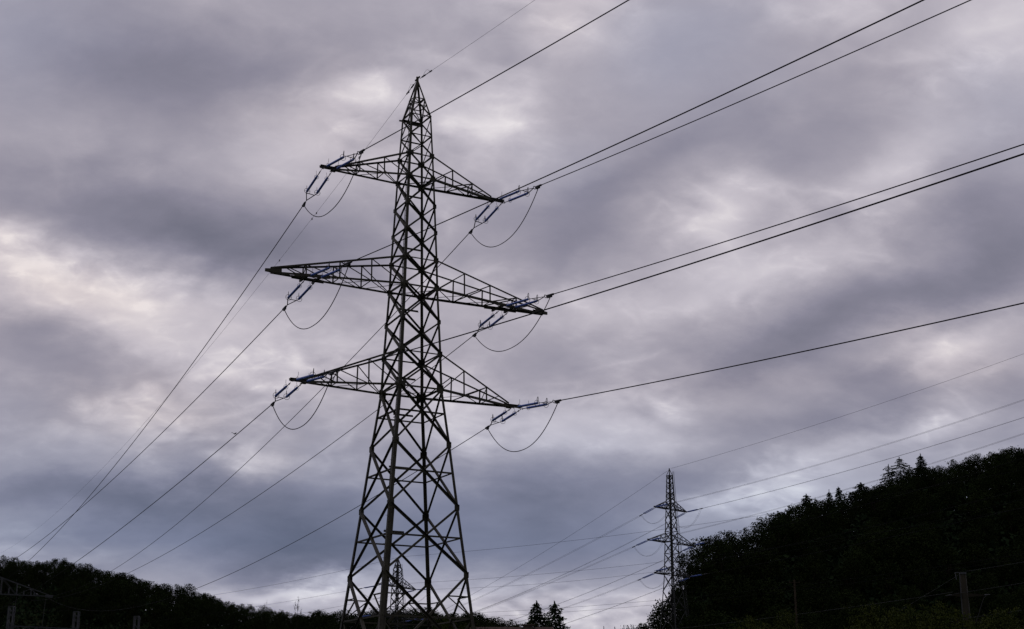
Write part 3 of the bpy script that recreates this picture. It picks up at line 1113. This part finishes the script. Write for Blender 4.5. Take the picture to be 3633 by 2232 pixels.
sp = thing('lattice_post', (p3.x, p3.y, 0), 'single pale lattice post standing right of the portal at lower left', 'post')
lattice_post(sp, Vector((0, 0, 0)), p3.z)
for k, s_ in (('left', 5.6), ('right', .7)):
    m = MB()
    a = tipg - U * s_
    m.tube([a, a - Z * 8 + Vector((-.4, 0, 0)), a - Z * 17 + Vector((-.5, 0, 0))], .028, 5)
    tag(m.build('dropper_cable', WIREL, None, True), 'thin pale cable hanging straight down from the gantry %s' % ('tip' if k == 'right' else 'truss, nearer the frame edge'), 'cable', 'dropper cables')

# ------------------------------------------------------------------ brown pole with side brackets at lower right
PP = Vector((34.67, 111.75, 0))
pole = thing('utility_pole', PP, 'round brown utility pole with two tapering side brackets at the lower right', 'utility pole')
m = MB()
m.tube([Z * -.5, Z * 7, Z * 13.7], [.43, .34, .24], 20)
m.build('pole_shaft', POLE, pole, True)
m = MB()
m.tube([Z * 13.68, Z * 13.8], [.27, .27], 16)
m.bar(Vector((-.62, -.1, 13.8)), Vector((.2, -.1, 13.8)), .08, .07)
m.bar(Vector((-.6, -.1, 13.8)), Vector((-.55, -.1, 13.25)), .06, .06)
m.build('pole_cap', GALV, pole)
m = MB()
m.tube([Vector((-.44, -.1, 0)), Vector((-.30, -.12, 13.6))], .03, 6)
m.build('cable_duct', GALV, pole)
for zb_, l1, l2 in ((12.1, .95, 1.45), (10.1, 1.05, 1.75)):
    m = MB()
    for x0, x1 in ((-.2, -l1), (.2, l2)):
        m.box8([Vector((x0, -.12, zb_ - .16)), Vector((x0, .12, zb_ - .16)), Vector((x0, .12, zb_ + .14)), Vector((x0, -.12, zb_ + .14)),
                Vector((x1, -.04, zb_ - .05)), Vector((x1, .04, zb_ - .05)), Vector((x1, .04, zb_ + .05)), Vector((x1, -.04, zb_ + .05))])
    br = m.build('bracket', POLE, pole)
    m = MB()
    pts = [Vector((l2, 0, zb_)), Vector((l2 + .12, 0, zb_)), Vector((l2 + .2, 0, zb_ + .02)), Vector((l2 + .5, 0, zb_ + .03))]
    m.tube(pts, [.03, .06, .06, .03], 8)
    m.tube([Vector((-l1, 0, zb_)), Vector((-l1 - .15, 0, zb_)), Vector((-l1 - .5, 0, zb_ - .05))], [.03, .06, .04], 8)
    m.build('insulator', FITTING, br, True)
    m = MB()
    pts = []
    for i in range(13):
        t = i / 12
        pts.append(Vector((l2 + .2 - 1.0 * t ** .6, -.1, zb_ - 2.1 * t - .5 * math.sin(math.pi * t) * .4)))
    m.tube(pts, .018, 5)
    m.build('cable_loop', WIREL, br, True)
POLE_WIRES = [((4, 'R', 'T'), 'pale wire rising rightward from the cap of the brown pole'), ((4, 'L', 'T'), 'pale wire slanting down leftward from the cap of the brown pole'),
       ((4, 'R', 'A'), 'pale wire rising rightward from the upper bracket of the brown pole'), ((4, 'L', 'A'), 'pale wire sinking leftward from the upper bracket of the brown pole'),
       ((4, 'R', 'B'), 'pale wire rising rightward from the lower bracket of the brown pole'), ((4, 'L', 'B'), 'pale wire sinking leftward from the lower bracket of the brown pole')]
for nme, lb in POLE_WIRES:
    conductor(nme, .014, lb, group='wires of the brown pole', mat=WIREL)
pm = survey(2818, 2057, 210)
m = MB()
m.tube([Vector((0, 0, 0)), Vector((0, 0, pm.z))], [.2, .13], 10)
fp = thing('utility_pole', (pm.x, pm.y, 0), 'slim faint pole standing before the dark right hill', 'utility pole')
m.build('pole_shaft', BARK, fp, True)
m = MB()
m.bar(Vector((-.8, 0, pm.z - .4)), Vector((.8, 0, pm.z - .4)), .1, .12)
for x in (-.7, 0, .7):
    m.tube([Vector((x, 0, pm.z - .35)), Vector((x, 0, pm.z - .1))], .05, 6)
m.build('pole_crossbar', BARK, fp)

# ------------------------------------------------------------------ house whose roof just shows
hs = survey(1810, 2231, 170)
house = thing('house', (hs.x, hs.y, 0), 'house whose roof ridge and square chimney just show below the two dark spruces', 'house')
m = MB()
m.box8([Vector((-4.6, -4, 0)), Vector((4.6, -4, 0)), Vector((4.6, 4, 0)), Vector((-4.6, 4, 0)), Vector((-4.6, -4, 9.6)), Vector((4.6, -4, 9.6)), Vector((4.6, 4, 9.6)), Vector((-4.6, 4, 9.6))])
m.build('wall', PLASTER, house)
m = MB()
for sy in (-1, 1):
    m.box8([Vector((-5, sy * 4.6, 9.3)), Vector((5, sy * 4.6, 9.3)), Vector((5, 0, hs.z)), Vector((-5, 0, hs.z)), Vector((-5, sy * 4.6, 9.5)), Vector((5, sy * 4.6, 9.5)), Vector((5, 0, hs.z + .2)), Vector((-5, 0, hs.z + .2))])
rf = m.build('roof', ROOF, house)
m = MB()
m.box8([Vector((1.5, -.4, hs.z - 1)), Vector((2.6, -.4, hs.z - 1)), Vector((2.6, .4, hs.z - 1)), Vector((1.5, .4, hs.z - 1)), Vector((1.5, -.4, hs.z + .34)), Vector((2.6, -.4, hs.z + .34)), Vector((2.6, .4, hs.z + .34)), Vector((1.5, .4, hs.z + .34))])
m.bar(Vector((1.25, 0, hs.z + .42)), Vector((2.85, 0, hs.z + .42)), 1.1, .12)
m.build('chimney', ROOF, rf)
for x in (-2.8, 0, 2.8):
    for zw in (1.6, 4.4, 7.1):
        m = MB()
        m.slab(Vector((x - .55, -4.0, zw + .7)), Vector((x + .55, -4.0, zw + .7)), Z, Vector((0, -1, 0)), -.7, .7, .01, .06)
        m.build('window', FITTING, house)

# ------------------------------------------------------------------ bird
bp = survey(831, 1540, 80)
bird = thing('bird', bp, 'small dark bird flying beside the lower left conductor', 'bird')
bird.rotation_euler = (R(8), R(20), R(60))
bird.scale = (.75, .75, .75)
m = MB()
m.tube([Vector((-.11, 0, 0)), Vector((-.06, 0, .005)), Vector((0, 0, .01)), Vector((.05, 0, .012)), Vector((.075, 0, .02)), Vector((.095, 0, .02)), Vector((.115, 0, .014))],
       [.012, .022, .030, .024, .018, .015, .002], 10)
m.box8([Vector((-.20, -.035, 0)), Vector((-.10, -.012, 0)), Vector((-.10, .012, 0)), Vector((-.20, .035, 0)), Vector((-.20, -.035, .006)), Vector((-.10, -.012, .006)), Vector((-.10, .012, .006)), Vector((-.20, .035, .006))])
m.build('body', FEATHER, bird, True)
for sd in (-1, 1):
    m = MB()
    st = [(.0, .02, .055, -.05, .012), (.0, .09, .06, -.05, .05), (-.03, .17, .03, -.07, .075), (-.10, .25, -.06, -.11, .07)]
    for (x0, y0, f0, b0, z0), (x1, y1, f1, b1, z1) in zip(st, st[1:]):
        q = [Vector((b0, sd * y0, z0)), Vector((f0, sd * y0, z0)), Vector((f1, sd * y1, z1)), Vector((b1, sd * y1, z1))]
        m.box8(q + [x + Z * .006 for x in q])
    m.build('wing', FEATHER, bird)

# ------------------------------------------------------------------ land
SKY_R = [(2271, 2223), (2300, 2194), (2330, 2156), (2375, 2118), (2434, 2081), (2446, 2018), (2453, 1964), (2480, 1922), (2513, 1899), (2564, 1888), (2618, 1872), (2681, 1852),
         (2732, 1815), (2790, 1800), (2846, 1780), (2890, 1770), (2923, 1781), (3006, 1760), (3054, 1725), (3093, 1723), (3130, 1700), (3180, 1690), (3226, 1668), (3280, 1650),
         (3349, 1640), (3407, 1620), (3456, 1610), (3495, 1600), (3548, 1592), (3620, 1589), (3700, 1570)]
SKY_L = [(-60, 1990), (0, 1977), (32, 1972), (63, 1977), (98, 1983), (122, 1990), (150, 1984), (185, 1979), (212, 1978), (235, 1988), (254, 1981), (268, 1993), (290, 2000), (317, 2003),
         (341, 2008), (361, 2027), (402, 2024), (427, 2029), (453, 2033), (478, 2045), (512, 2056), (536, 2054), (566, 2068), (585, 2066), (612, 2082), (649, 2072), (680, 2080), (705, 2094),
         (727, 2096), (744, 2117), (768, 2112), (795, 2124), (815, 2122), (839, 2129), (854, 2146), (873, 2136), (900, 2154), (925, 2154), (949, 2152), (990, 2161), (1014, 2168),
         (1036, 2160), (1060, 2185), (1078, 2178), (1095, 2176), (1124, 2161), (1144, 2163), (1165, 2168), (1190, 2171), (1215, 2160), (1248, 2171), (1280, 2164), (1310, 2157), (1347, 2159),
         (1395, 2156), (1445, 2145), (1494, 2146), (1544, 2168), (1593, 2161), (1642, 2168), (1673, 2161), (1695, 2168), (1717, 2181), (1742, 2186), (1757, 2195), (1796, 2198), (1828, 2203), (1852, 2218)]
TR_ = sorted((math.degrees(bearing(x, y)[0]), math.tan(bearing(x, y)[1])) for x, y in SKY_R)
TL_ = sorted((math.degrees(bearing(x, y)[0]), math.tan(bearing(x, y)[1])) for x, y in SKY_L)
TRa, TRe = np.array([t[0] for t in TR_]), np.array([t[1] for t in TR_])
TLa, TLe = np.array([t[0] for t in TL_]), np.array([t[1] for t in TL_])
HT_R, HT_L = 17.0, 15.0


def smooth(t):
    t = np.clip(t, 0, 1)
    return t * t * (3 - 2 * t)


def ridge_r(a):          # distance of the right-hand ridge by azimuth in degrees
    return np.interp(a, [4.5, 7.0, 12, 19.5, 40, 60], [335, 352, 430, 500, 560, 600])


def foot_r(a):
    return np.interp(a, [4.5, 7.0, 12, 19.5, 60], [296, 300, 315, 325, 330])


def ridge_l(a):
    return np.interp(a, [-70, -19.5, -10, -7, -1, 2], [700, 640, 600, 500, 480, 470])


def height(a, r):
    """terrain height at azimuth a (degrees, array) and distance r"""
    # right hill
    e = np.interp(a, TRa, TRe)
    e = np.convolve(np.pad(e, 2, 'edge'), np.ones(5) / 5, 'valid') if np.ndim(e) and len(np.atleast_1d(e)) > 8 else e
    rr, ff = ridge_r(a), foot_r(a)
    top = np.maximum(rr * e + CAM_Z - HT_R, 0)
    t = smooth((r - ff) / np.maximum(rr - ff, 1))
    beyond = 1 + np.clip((r - rr) / 900, 0, 1) * .0 - smooth((r - rr - 60) / 500) * .5
    edge = smooth((a - 4.3) / 1.6) * smooth((80 - a) / 20)
    hr = (8 * smooth((r - 180) / 120) * edge + (top - 8) * t * edge) * beyond
    e2 = np.interp(a, TLa, TLe)
    r2 = ridge_l(a)
    top2 = np.maximum(r2 * e2 + CAM_Z - HT_L, 0)
    t2 = smooth((r - (r2 - 190)) / 190)
    edge2 = smooth((2.0 - a) / 2.0) * smooth((a + 110) / 30)
    hl = top2 * t2 * edge2 * (1 - smooth((r - r2 - 60) / 500) * .5)
    return np.maximum(np.maximum(hr, hl), 0)


azs = np.concatenate([np.arange(-180, -24, 4.0), np.arange(-24, 24, .25), np.arange(24, 180, 4.0)])
rad = np.concatenate([[0.5], np.arange(10, 180, 15), np.arange(180, 720, 9), np.array([760, 850, 1000, 1300, 1700, 2400, 3500, 5000, 8000])])
rng = np.random.default_rng(7)
verts = []
for r in rad:
    h = height(azs, np.full_like(azs, r)) - .02
    verts.append(np.stack([r * np.sin(np.radians(azs)), r * np.cos(np.radians(azs)), h], 1))
verts = np.concatenate(verts)
na, nr = len(azs), len(rad)
i, j = np.meshgrid(np.arange(nr - 1), np.arange(na), indexing='ij')
j2 = (j + 1) % na
quads = np.stack([i * na + j, i * na + j2, (i + 1) * na + j2, (i + 1) * na + j], -1).reshape(-1, 4)


def quad_mesh(name, v, q, smooth_=False):
    me = bpy.data.meshes.new(name)
    me.vertices.add(len(v))
    me.vertices.foreach_set('co', np.asarray(v, np.float32).ravel())
    me.loops.add(q.size)
    me.loops.foreach_set('vertex_index', q.astype(np.int32).ravel())
    me.polygons.add(len(q))
    me.polygons.foreach_set('loop_start', np.arange(0, q.size, 4, dtype=np.int32))
    me.polygons.foreach_set('loop_total', np.full(len(q), 4, np.int32))
    if smooth_:
        me.polygons.foreach_set('use_smooth', np.ones(len(q), bool))
    me.update(calc_edges=True)
    return me


ground = obj('terrain', quad_mesh('terrain', verts, quads, True), SOIL)
tag(ground, kind='structure')


# ------------------------------------------------------------------ foliage
def leaf_quads(c, size, rng, aspect=.6, flat=0.0, axis=None):
    """small leaf-sized quads at centres c"""
    n = len(c)
    a = rng.normal(size=(n, 3)) if axis is None else axis + rng.normal(size=(n, 3)) * .35
    a /= np.linalg.norm(a, axis=1)[:, None]
    b_ = rng.normal(size=(n, 3))
    if flat:
        b_[:, 2] *= (1 - flat)
    b_ -= a * (a * b_).sum(1)[:, None]
    b_ /= np.linalg.norm(b_, axis=1)[:, None] + 1e-9
    s = (size * (.6 + .8 * rng.random(n)))[:, None]
    a, b_ = a * s * .5, b_ * s * .5 * aspect
    v = np.stack([c - a, c + b_ * .9 - a * .1, c + a, c - b_ * .9 - a * .1], 1).reshape(-1, 3)
    return v


def foliage(name, v):
    return quad_mesh(name, v, np.arange(len(v)).reshape(-1, 4))


def broadleaf(seed, H=16.0, W=4.6, leaf=.42, lobes=11, clumps=30, per=11, narrow=1.0):
    g = np.random.default_rng(seed)
    cs = []
    trunk = MB()
    trunk.tube([Vector((0, 0, -1)), Vector((.1, 0, H * .25)), Vector((0, .15, H * .5)), Vector((.1, .1, H * .82))], [H * .022, H * .018, H * .012, H * .004], 7)
    for k in range(lobes):
        th = k * 2.4 + g.random() * .8
        zz = H * (.36 + .5 * (k + g.random() * .6) / lobes)
        prof = math.sin(math.pi * min(1, max(0, (zz / H - .18) / .84))) ** .7
        rr = W * .62 * prof * (.45 + .55 * g.random())
        lc = np.array([math.cos(th) * rr, math.sin(th) * rr, zz])
        lr = W * (.30 + .20 * g.random()) * (.75 + .3 * prof)
        trunk.tube([Vector((0, 0, zz * .55)), Vector((lc[0] * .55, lc[1] * .55, zz * .84)), Vector(tuple(lc))], [H * .008, H * .005, H * .002], 5)
        d = g.normal(size=(clumps, 3))
        d[:, 2] = np.abs(d[:, 2]) * 1.0 - .35 * g.random(clumps)
        d /= np.linalg.norm(d, axis=1)[:, None]
        cc = lc + d * lr * (.72 + .42 * g.random((clumps, 1))) * np.array([1, 1, .85])
        cs.append((cc[:, None, :] + g.normal(size=(clumps, per, 3)) * leaf * .95).reshape(-1, 3))
    d = g.normal(size=(clumps, 3)) * np.array([W * .18, W * .18, H * .05]) + np.array([0, 0, H * .90])
    cs.append((d[:, None, :] + g.normal(size=(clumps, per, 3)) * leaf).reshape(-1, 3))
    c = np.concatenate(cs)
    c[:, 2] = np.minimum(c[:, 2], H * (1.0 - .05 * g.random(len(c))))
    return foliage('crown', leaf_quads(c, np.full(len(c), leaf), g)), trunk.mesh('trunk', True), H


def conifer(seed, H=24.0, W=3.0, leaf=.5, airy=0.0, top=.97, steps=34, pw=.8, blunt=1.0):
    g = np.random.default_rng(seed)
    trunk = MB()
    trunk.tube([Vector((0, 0, -1)), Vector((0, 0, H * .5)), Vector((0, 0, H))], [H * .013, H * .008, .02], 7)
    cs, ax = [], []
    for k in range(steps):
        t = (k + g.random() * .5) / steps
        z = H * (.14 + (top - .14) * t)
        ln = W * min(1, (1 - t) * blunt) ** pw * (.7 + .5 * g.random()) + .05 * W
        nb = 5 + int(g.random() * 3)
        for q in range(nb):
            if airy and g.random() < airy:
                continue
            th = 2 * math.pi * q / nb + g.random() * .8
            l2 = ln * (.65 + .5 * g.random())
            m = max(4, int(l2 / leaf * 5))
            s = g.random(m) ** .7
            droop = -.28 * l2 * s ** 1.4 + .14 * l2 * np.maximum(0, s - .75)
            p = np.stack([math.cos(th) * l2 * s, math.sin(th) * l2 * s, z + droop], 1)
            p += g.normal(size=p.shape) * np.array([.13, .13, .10]) * (leaf / .5)
            cs.append(p)
            ax.append(np.tile(np.array([math.cos(th), math.sin(th), -.5]), (m, 1)))
            trunk.tube([Vector((0, 0, z)), Vector((math.cos(th) * l2 * .8, math.sin(th) * l2 * .8, z - .15 * l2))], [.035, .012], 3)
    n_top = 26
    zt = np.linspace(H * (top - .03), H, n_top)
    cs.append(np.stack([g.normal(size=n_top) * .05, g.normal(size=n_top) * .05, zt], 1))
    ax.append(np.tile(np.array([0, 0, 1.]), (n_top, 1)))
    c, a = np.concatenate(cs), np.concatenate(ax)
    return foliage('crown', leaf_quads(c, np.full(len(c), leaf), g, .45, axis=a)), trunk.mesh('trunk', True), H


def bare_tree(seed, H=12.0):
    g = np.random.default_rng(seed)
    trunk = MB()
    cs = []
    trunk.tube([Vector((0, 0, -1)), Vector((.1, 0, H * .5)), Vector((0, 0, H))], [.2, .13, .03], 6)
    for k in range(11):
        z = H * (.45 + .05 * k)
        th = k * 2.3 + g.random()
        l2 = H * .15 * (.55 + .9 * g.random())
        e = Vector((math.cos(th) * l2, math.sin(th) * l2, z + l2 * .8))
        trunk.tube([Vector((0, 0, z)), e], [.07, .02], 4)
        cs.append(np.array(e) + g.normal(size=(22, 3)) * .33)
        cs.append(np.array(e) * np.array([.6, .6, 1]) + g.normal(size=(8, 3)) * .3)
    c = np.concatenate(cs)
    return foliage('crown', leaf_quads(c, np.full(len(c), .34), g)), trunk.mesh('trunk', True), H


BROAD = [broadleaf(11), broadleaf(12, 16, 5.2, .45, 13), broadleaf(13, 17, 4.2, .40, 12), broadleaf(14, 15, 5.6, .45, 14, 28), broadleaf(15, 16, 3.8, .38, 10), broadleaf(16, 16, 4.8, .36, 12, 34, 12)]
DENSE = conifer(24, 25, 6.6, .52, 0, .985, 66, .66)
SPRUCE = [conifer(21, 24, 6.8, .55, 0, .975, 60, .72), conifer(22, 23, 6.2, .55, 0, .97, 58, .75), conifer(23, 24, 5.2, .5, 0, .975, 56, .75)]
LARCH = [conifer(31, 22, 5.6, .42, .25, .985, 46, .55, 1.6), conifer(32, 22, 5.0, .42, .25, .98, 44, .6, 1.6)]
FIR = [conifer(41, 20, 4.8, .55, 0, .98, 60, .5, 1.5)]
BARE = [bare_tree(51)]


def ground_z(x, y):
    a = math.degrees(math.atan2(x, y))
    return float(height(np.array([a]), np.array([math.hypot(x, y)]))[0])


def plant(proto, mat, loc, hgt, rot_, label, cat, group, name, width=1.0):
    cm, tm, H = proto
    w = hgt / H * width
    gz = ground_z(loc[0], loc[1])           # every tree stands on the ground
    s = (loc[2] + hgt - gz) / H
    o = thing(name, (loc[0], loc[1], gz - .1), label, cat, group)
    o.rotation_euler = (0, 0, rot_)
    o.scale = (w, w, s)
    obj('trunk', tm, BARK, o)
    obj('crown', cm, mat, o)
    return o


def polar(a, r):
    return r * math.sin(R(a)), r * math.cos(R(a))


rnd = random.Random(5)
GL = 'dark broadleaf trees massed on the left hill'
GR = 'dark broadleaf trees massed on the right hill'
LBL = 'dark broadleaf tree merging with its neighbours on the wooded hill at left'
LBR = 'dark broadleaf tree merging with its neighbours on the wooded hill at right'


def skyline(tab, ridge, ht, label, group, dens):
    pts = sorted(tab)
    for (x0, y0), (x1, y1) in zip(pts, pts[1:]):
        n = max(1, int(round((x1 - x0) / dens)))
        for k in range(n):
            x = x0 + (x1 - x0) * (k + .5) / n + rnd.uniform(-6, 6)
            y = y0 + (y1 - y0) * (k + .5) / n + rnd.uniform(-7, 9)
            if not -90 < x < 3720:
                continue
            a, e = bearing(x, y)
            d = float(ridge(math.degrees(a))) + rnd.uniform(-14, 8)
            px, py = polar(math.degrees(a), d)
            gz = ground_z(px, py)
            h = d * math.tan(e) + CAM_Z - gz
            h = max(9.0, min(24.0, h))
            z = d * math.tan(e) + CAM_Z - h
            plant(rnd.choice(BROAD), LEAF, (px, py, z), h, rnd.uniform(0, 6.28), label, 'tree', group, 'broadleaf_tree', rnd.uniform(.85, 1.15))


skyline(SKY_R, ridge_r, HT_R, LBR, GR, 46)
skyline(SKY_L, ridge_l, HT_L, LBL, GL, 36)


def fill(a0, a1, ridge, depth, n, label, group, hts, mind):
    pts = []
    tries = 0
    while len(pts) < n and tries < 20000:
        tries += 1
        a = rnd.uniform(a0, a1)
        d = float(ridge(a)) - 12 - depth(a) * rnd.random()
        x, y = polar(a, d)
        if any((x - p[0]) ** 2 + (y - p[1]) ** 2 < mind ** 2 for p in pts):
            continue
        gz = ground_z(x, y)
        tab = (TRa, TRe) if label is LBR else (TLa, TLe)
        lim = min(float(np.interp(a + q, *tab)) for q in (-.5, 0, .5)) * d + CAM_Z
        h = rnd.uniform(*hts)
        if gz + h > lim - .8:
            h = lim - .8 - gz
        if h < 6:
            continue
        pts.append((x, y))
        plant(rnd.choice(BROAD), LEAF, (x, y, gz), h, rnd.uniform(0, 6.28), label, 'tree', group, 'broadleaf_tree', rnd.uniform(.95, 1.3))


fill(5.2, 20.5, ridge_r, lambda a: float(ridge_r(a) - foot_r(a)) - 8, 120, LBR, GR, (13, 19), 7.5)
fill(-20.5, 1.0, ridge_l, lambda a: 70, 120, LBL, GL, (12, 17), 7.0)


def conifer_at(proto, mat, x, y, d, h, label, name, cat, width=1.0, group=None):
    p = survey(x, y, d)
    plant(proto, mat, (p.x, p.y, p.z - h), h, x * .7, label, cat, group, name, width)


GS = 'conifers on the skyline of the right hill'
for (x, y, h, pr, mat, nm, lb, w) in [
        (2860, 1752, 21, FIR[0], LEAFC, 'fir_tree', 'dense blunt-topped fir, leftmost conifer on the right hill skyline', 1.0),
        (2892, 1764, 19, SPRUCE[2], LEAFC, 'spruce_tree', 'small spruce tip just right of the blunt-topped fir on the skyline', .9),
        (2941, 1736, 22, SPRUCE[1], LEAFC, 'spruce_tree', 'slender spiky spruce on the skyline beside a taller dense spruce', .8),
        (2974, 1726, 23, DENSE, LEAFC, 'spruce_tree', 'tall dense dark spruce on the skyline right of the slender spiky one', 1.0),
        (3054, 1711, 22, FIR[0], LEAFC, 'fir_tree', 'broad rounded conifer alone midway up the right hill skyline', 1.2),
        (3151, 1646, 23, LARCH[1], LEAFC, 'larch_tree', 'airy larch leaning close to a taller larch on the skyline', 1.1),
        (3190, 1620, 25, LARCH[0], LEAFC, 'larch_tree', 'tallest airy larch with rounded top on the right hill skyline', 1.1),
        (3227, 1651, 20, LARCH[1], LEAFC, 'larch_tree', 'short larch between the tallest larch and the pointed spruce', 1.0),
        (3265, 1608, 25, SPRUCE[1], LEAFC, 'spruce_tree', 'pointed lone spruce highest on the right hill skyline', 1.0)]:
    a = math.degrees(bearing(x, y)[0])
    conifer_at(pr, mat, x, y, float(ridge_r(a)) + 4, h, lb, nm, 'conifer', w, GS)
conifer_at(DENSE, LEAFC, 1904, 2131, 240, 25, 'left of the two dark spruces standing above the valley', 'spruce_tree', 'conifer', 1.05)
conifer_at(DENSE, LEAFC, 1968, 2132, 236, 26, 'right and more ragged of the two dark spruces above the valley', 'spruce_tree', 'conifer', 1.05)
pp_ = survey(1938, 2166, 244)
plant(BROAD[4], LEAFC, (pp_.x, pp_.y, pp_.z - 18), 18, 1.0, 'bushy dark tree filling the gap between the two valley spruces', 'tree', None, 'broadleaf_tree', .6)
pp_ = survey(1880, 2190, 238)
plant(BROAD[2], LEAFC, (pp_.x, pp_.y, pp_.z - 17), 17, 2.0, 'dark tree at the left foot of the valley spruces', 'tree', None, 'broadleaf_tree', .6)
conifer_at(SPRUCE[2], LEAFC, 2142, 2222, 420, 24, 'tiny far spruce tip at the bottom edge, left of another tip', 'spruce_tree', 'conifer', .9)
conifer_at(SPRUCE[2], LEAFC, 2181, 2223, 420, 24, 'tiny far spruce tip at the bottom edge beside a round bush', 'spruce_tree', 'conifer', .9)
for x, y, lb in ((2228, 2216, 'small round tree at the bottom edge left of the right hill'), (2003, 2220, 'small round tree at the bottom edge right of the valley spruces')):
    pp_ = survey(x, y, 330)
    plant(BROAD[1], LEAF, (pp_.x, pp_.y, pp_.z - 15), 15, x, lb, 'tree', None, 'broadleaf_tree', .8)
pb = survey(1056, 2140, 498)
plant(BARE[0], LEAF, (pb.x, pb.y, pb.z - 15), 15, 1.0, 'thin sparse tree sticking up alone above the left wood', 'tree', None, 'sparse_tree', .42)
pb = survey(942, 2145, 560)
plant(BARE[0], LEAF, (pb.x, pb.y, pb.z - 13), 13, 2.0, 'spindly twig-like treetop above the left wood, left of the sparse tree', 'tree', None, 'sparse_tree', .3)

# nearer trees with young yellow-green leaves
NEAR = [broadleaf(61, 9.0, 3.2, .16, 15, 60, 16), broadleaf(62, 9.0, 2.8, .15, 14, 60, 16)]
for (x, y, d, h, k, w, lb) in [
        (3070, 2134, 70, 8.2, 0, .75, 'leafy yellow-green tree top at the bottom right, left of its pair'),
        (3200, 2138, 72, 8.2, 1, .75, 'leafy yellow-green tree top in the middle of the bottom right group'),
        (3320, 2128, 74, 8.4, 0, .7, 'leafy yellow-green tree top just left of the brown pole'),
        (2790, 2155, 80, 8.6, 1, .55, 'dim green tree top with an upright spray, below the slim pole'),
        (2650, 2180, 82, 8.6, 0, .7, 'dim green tree top at the bottom, right of the distant pylon'),
        (2700, 2205, 78, 8.0, 1, .9, 'low dim green bush top at the bottom right of the distant pylon'),
        (3560, 2150, 95, 10.5, 0, .8, 'dim leafy tree right of the brown pole'),
        (1590, 2178, 105, 10.6, 0, .45, 'green shrub top behind the right legs of the large pylon'),
        (1660, 2205, 104, 10.0, 1, .6, 'low green shrub top right of the large pylon legs'),
        (1720, 2222, 104, 9.8, 0, .5, 'faint green shrub at the bottom right of the large pylon')]:
    p = survey(x, y, d)
    plant(NEAR[k], LEAFY, (p.x, p.y, p.z - h), h, x * .3, lb, 'tree', 'young trees near the viewer', 'young_tree', w)


# undergrowth under the trees: nobody could count it
def undergrowth(name, a0, a1, ridge, depth, n, hmax, tab, label):
    g = np.random.default_rng(9)
    a = g.uniform(a0, a1, n)
    d = ridge(a) + 6 - (depth(a) + 6) * g.random(n)
    gz = np.array([float(v) for v in height_flat(a, d)])
    h = hmax * g.random(n) ** 1.2
    lim = np.interp(a, *tab) * d + CAM_Z - 2.5 - gz
    h = np.minimum(h, np.maximum(lim, .3))
    c = np.stack([d * np.sin(np.radians(a)), d * np.cos(np.radians(a)), gz + h], 1)
    o = obj(name, foliage(name, leaf_quads(c, np.full(n, 1.25), g, .8)), LEAFC)
    return tag(o, label, kind='stuff')


def height_flat(a, d):
    out = np.empty(len(a))
    order = np.argsort(a)
    out[order] = height(a[order], d[order])
    return out


undergrowth('undergrowth', 4.8, 34, ridge_r, lambda a: ridge_r(a) - foot_r(a), 120000, 9.5, (TRa, TRe), 'dark undergrowth between the trees of the right hill')
undergrowth('undergrowth', -36, 1.5, ridge_l, lambda a: np.full_like(a, 150.0), 130000, 7.0, (TLa, TLe), 'dark undergrowth between the trees of the left hill')
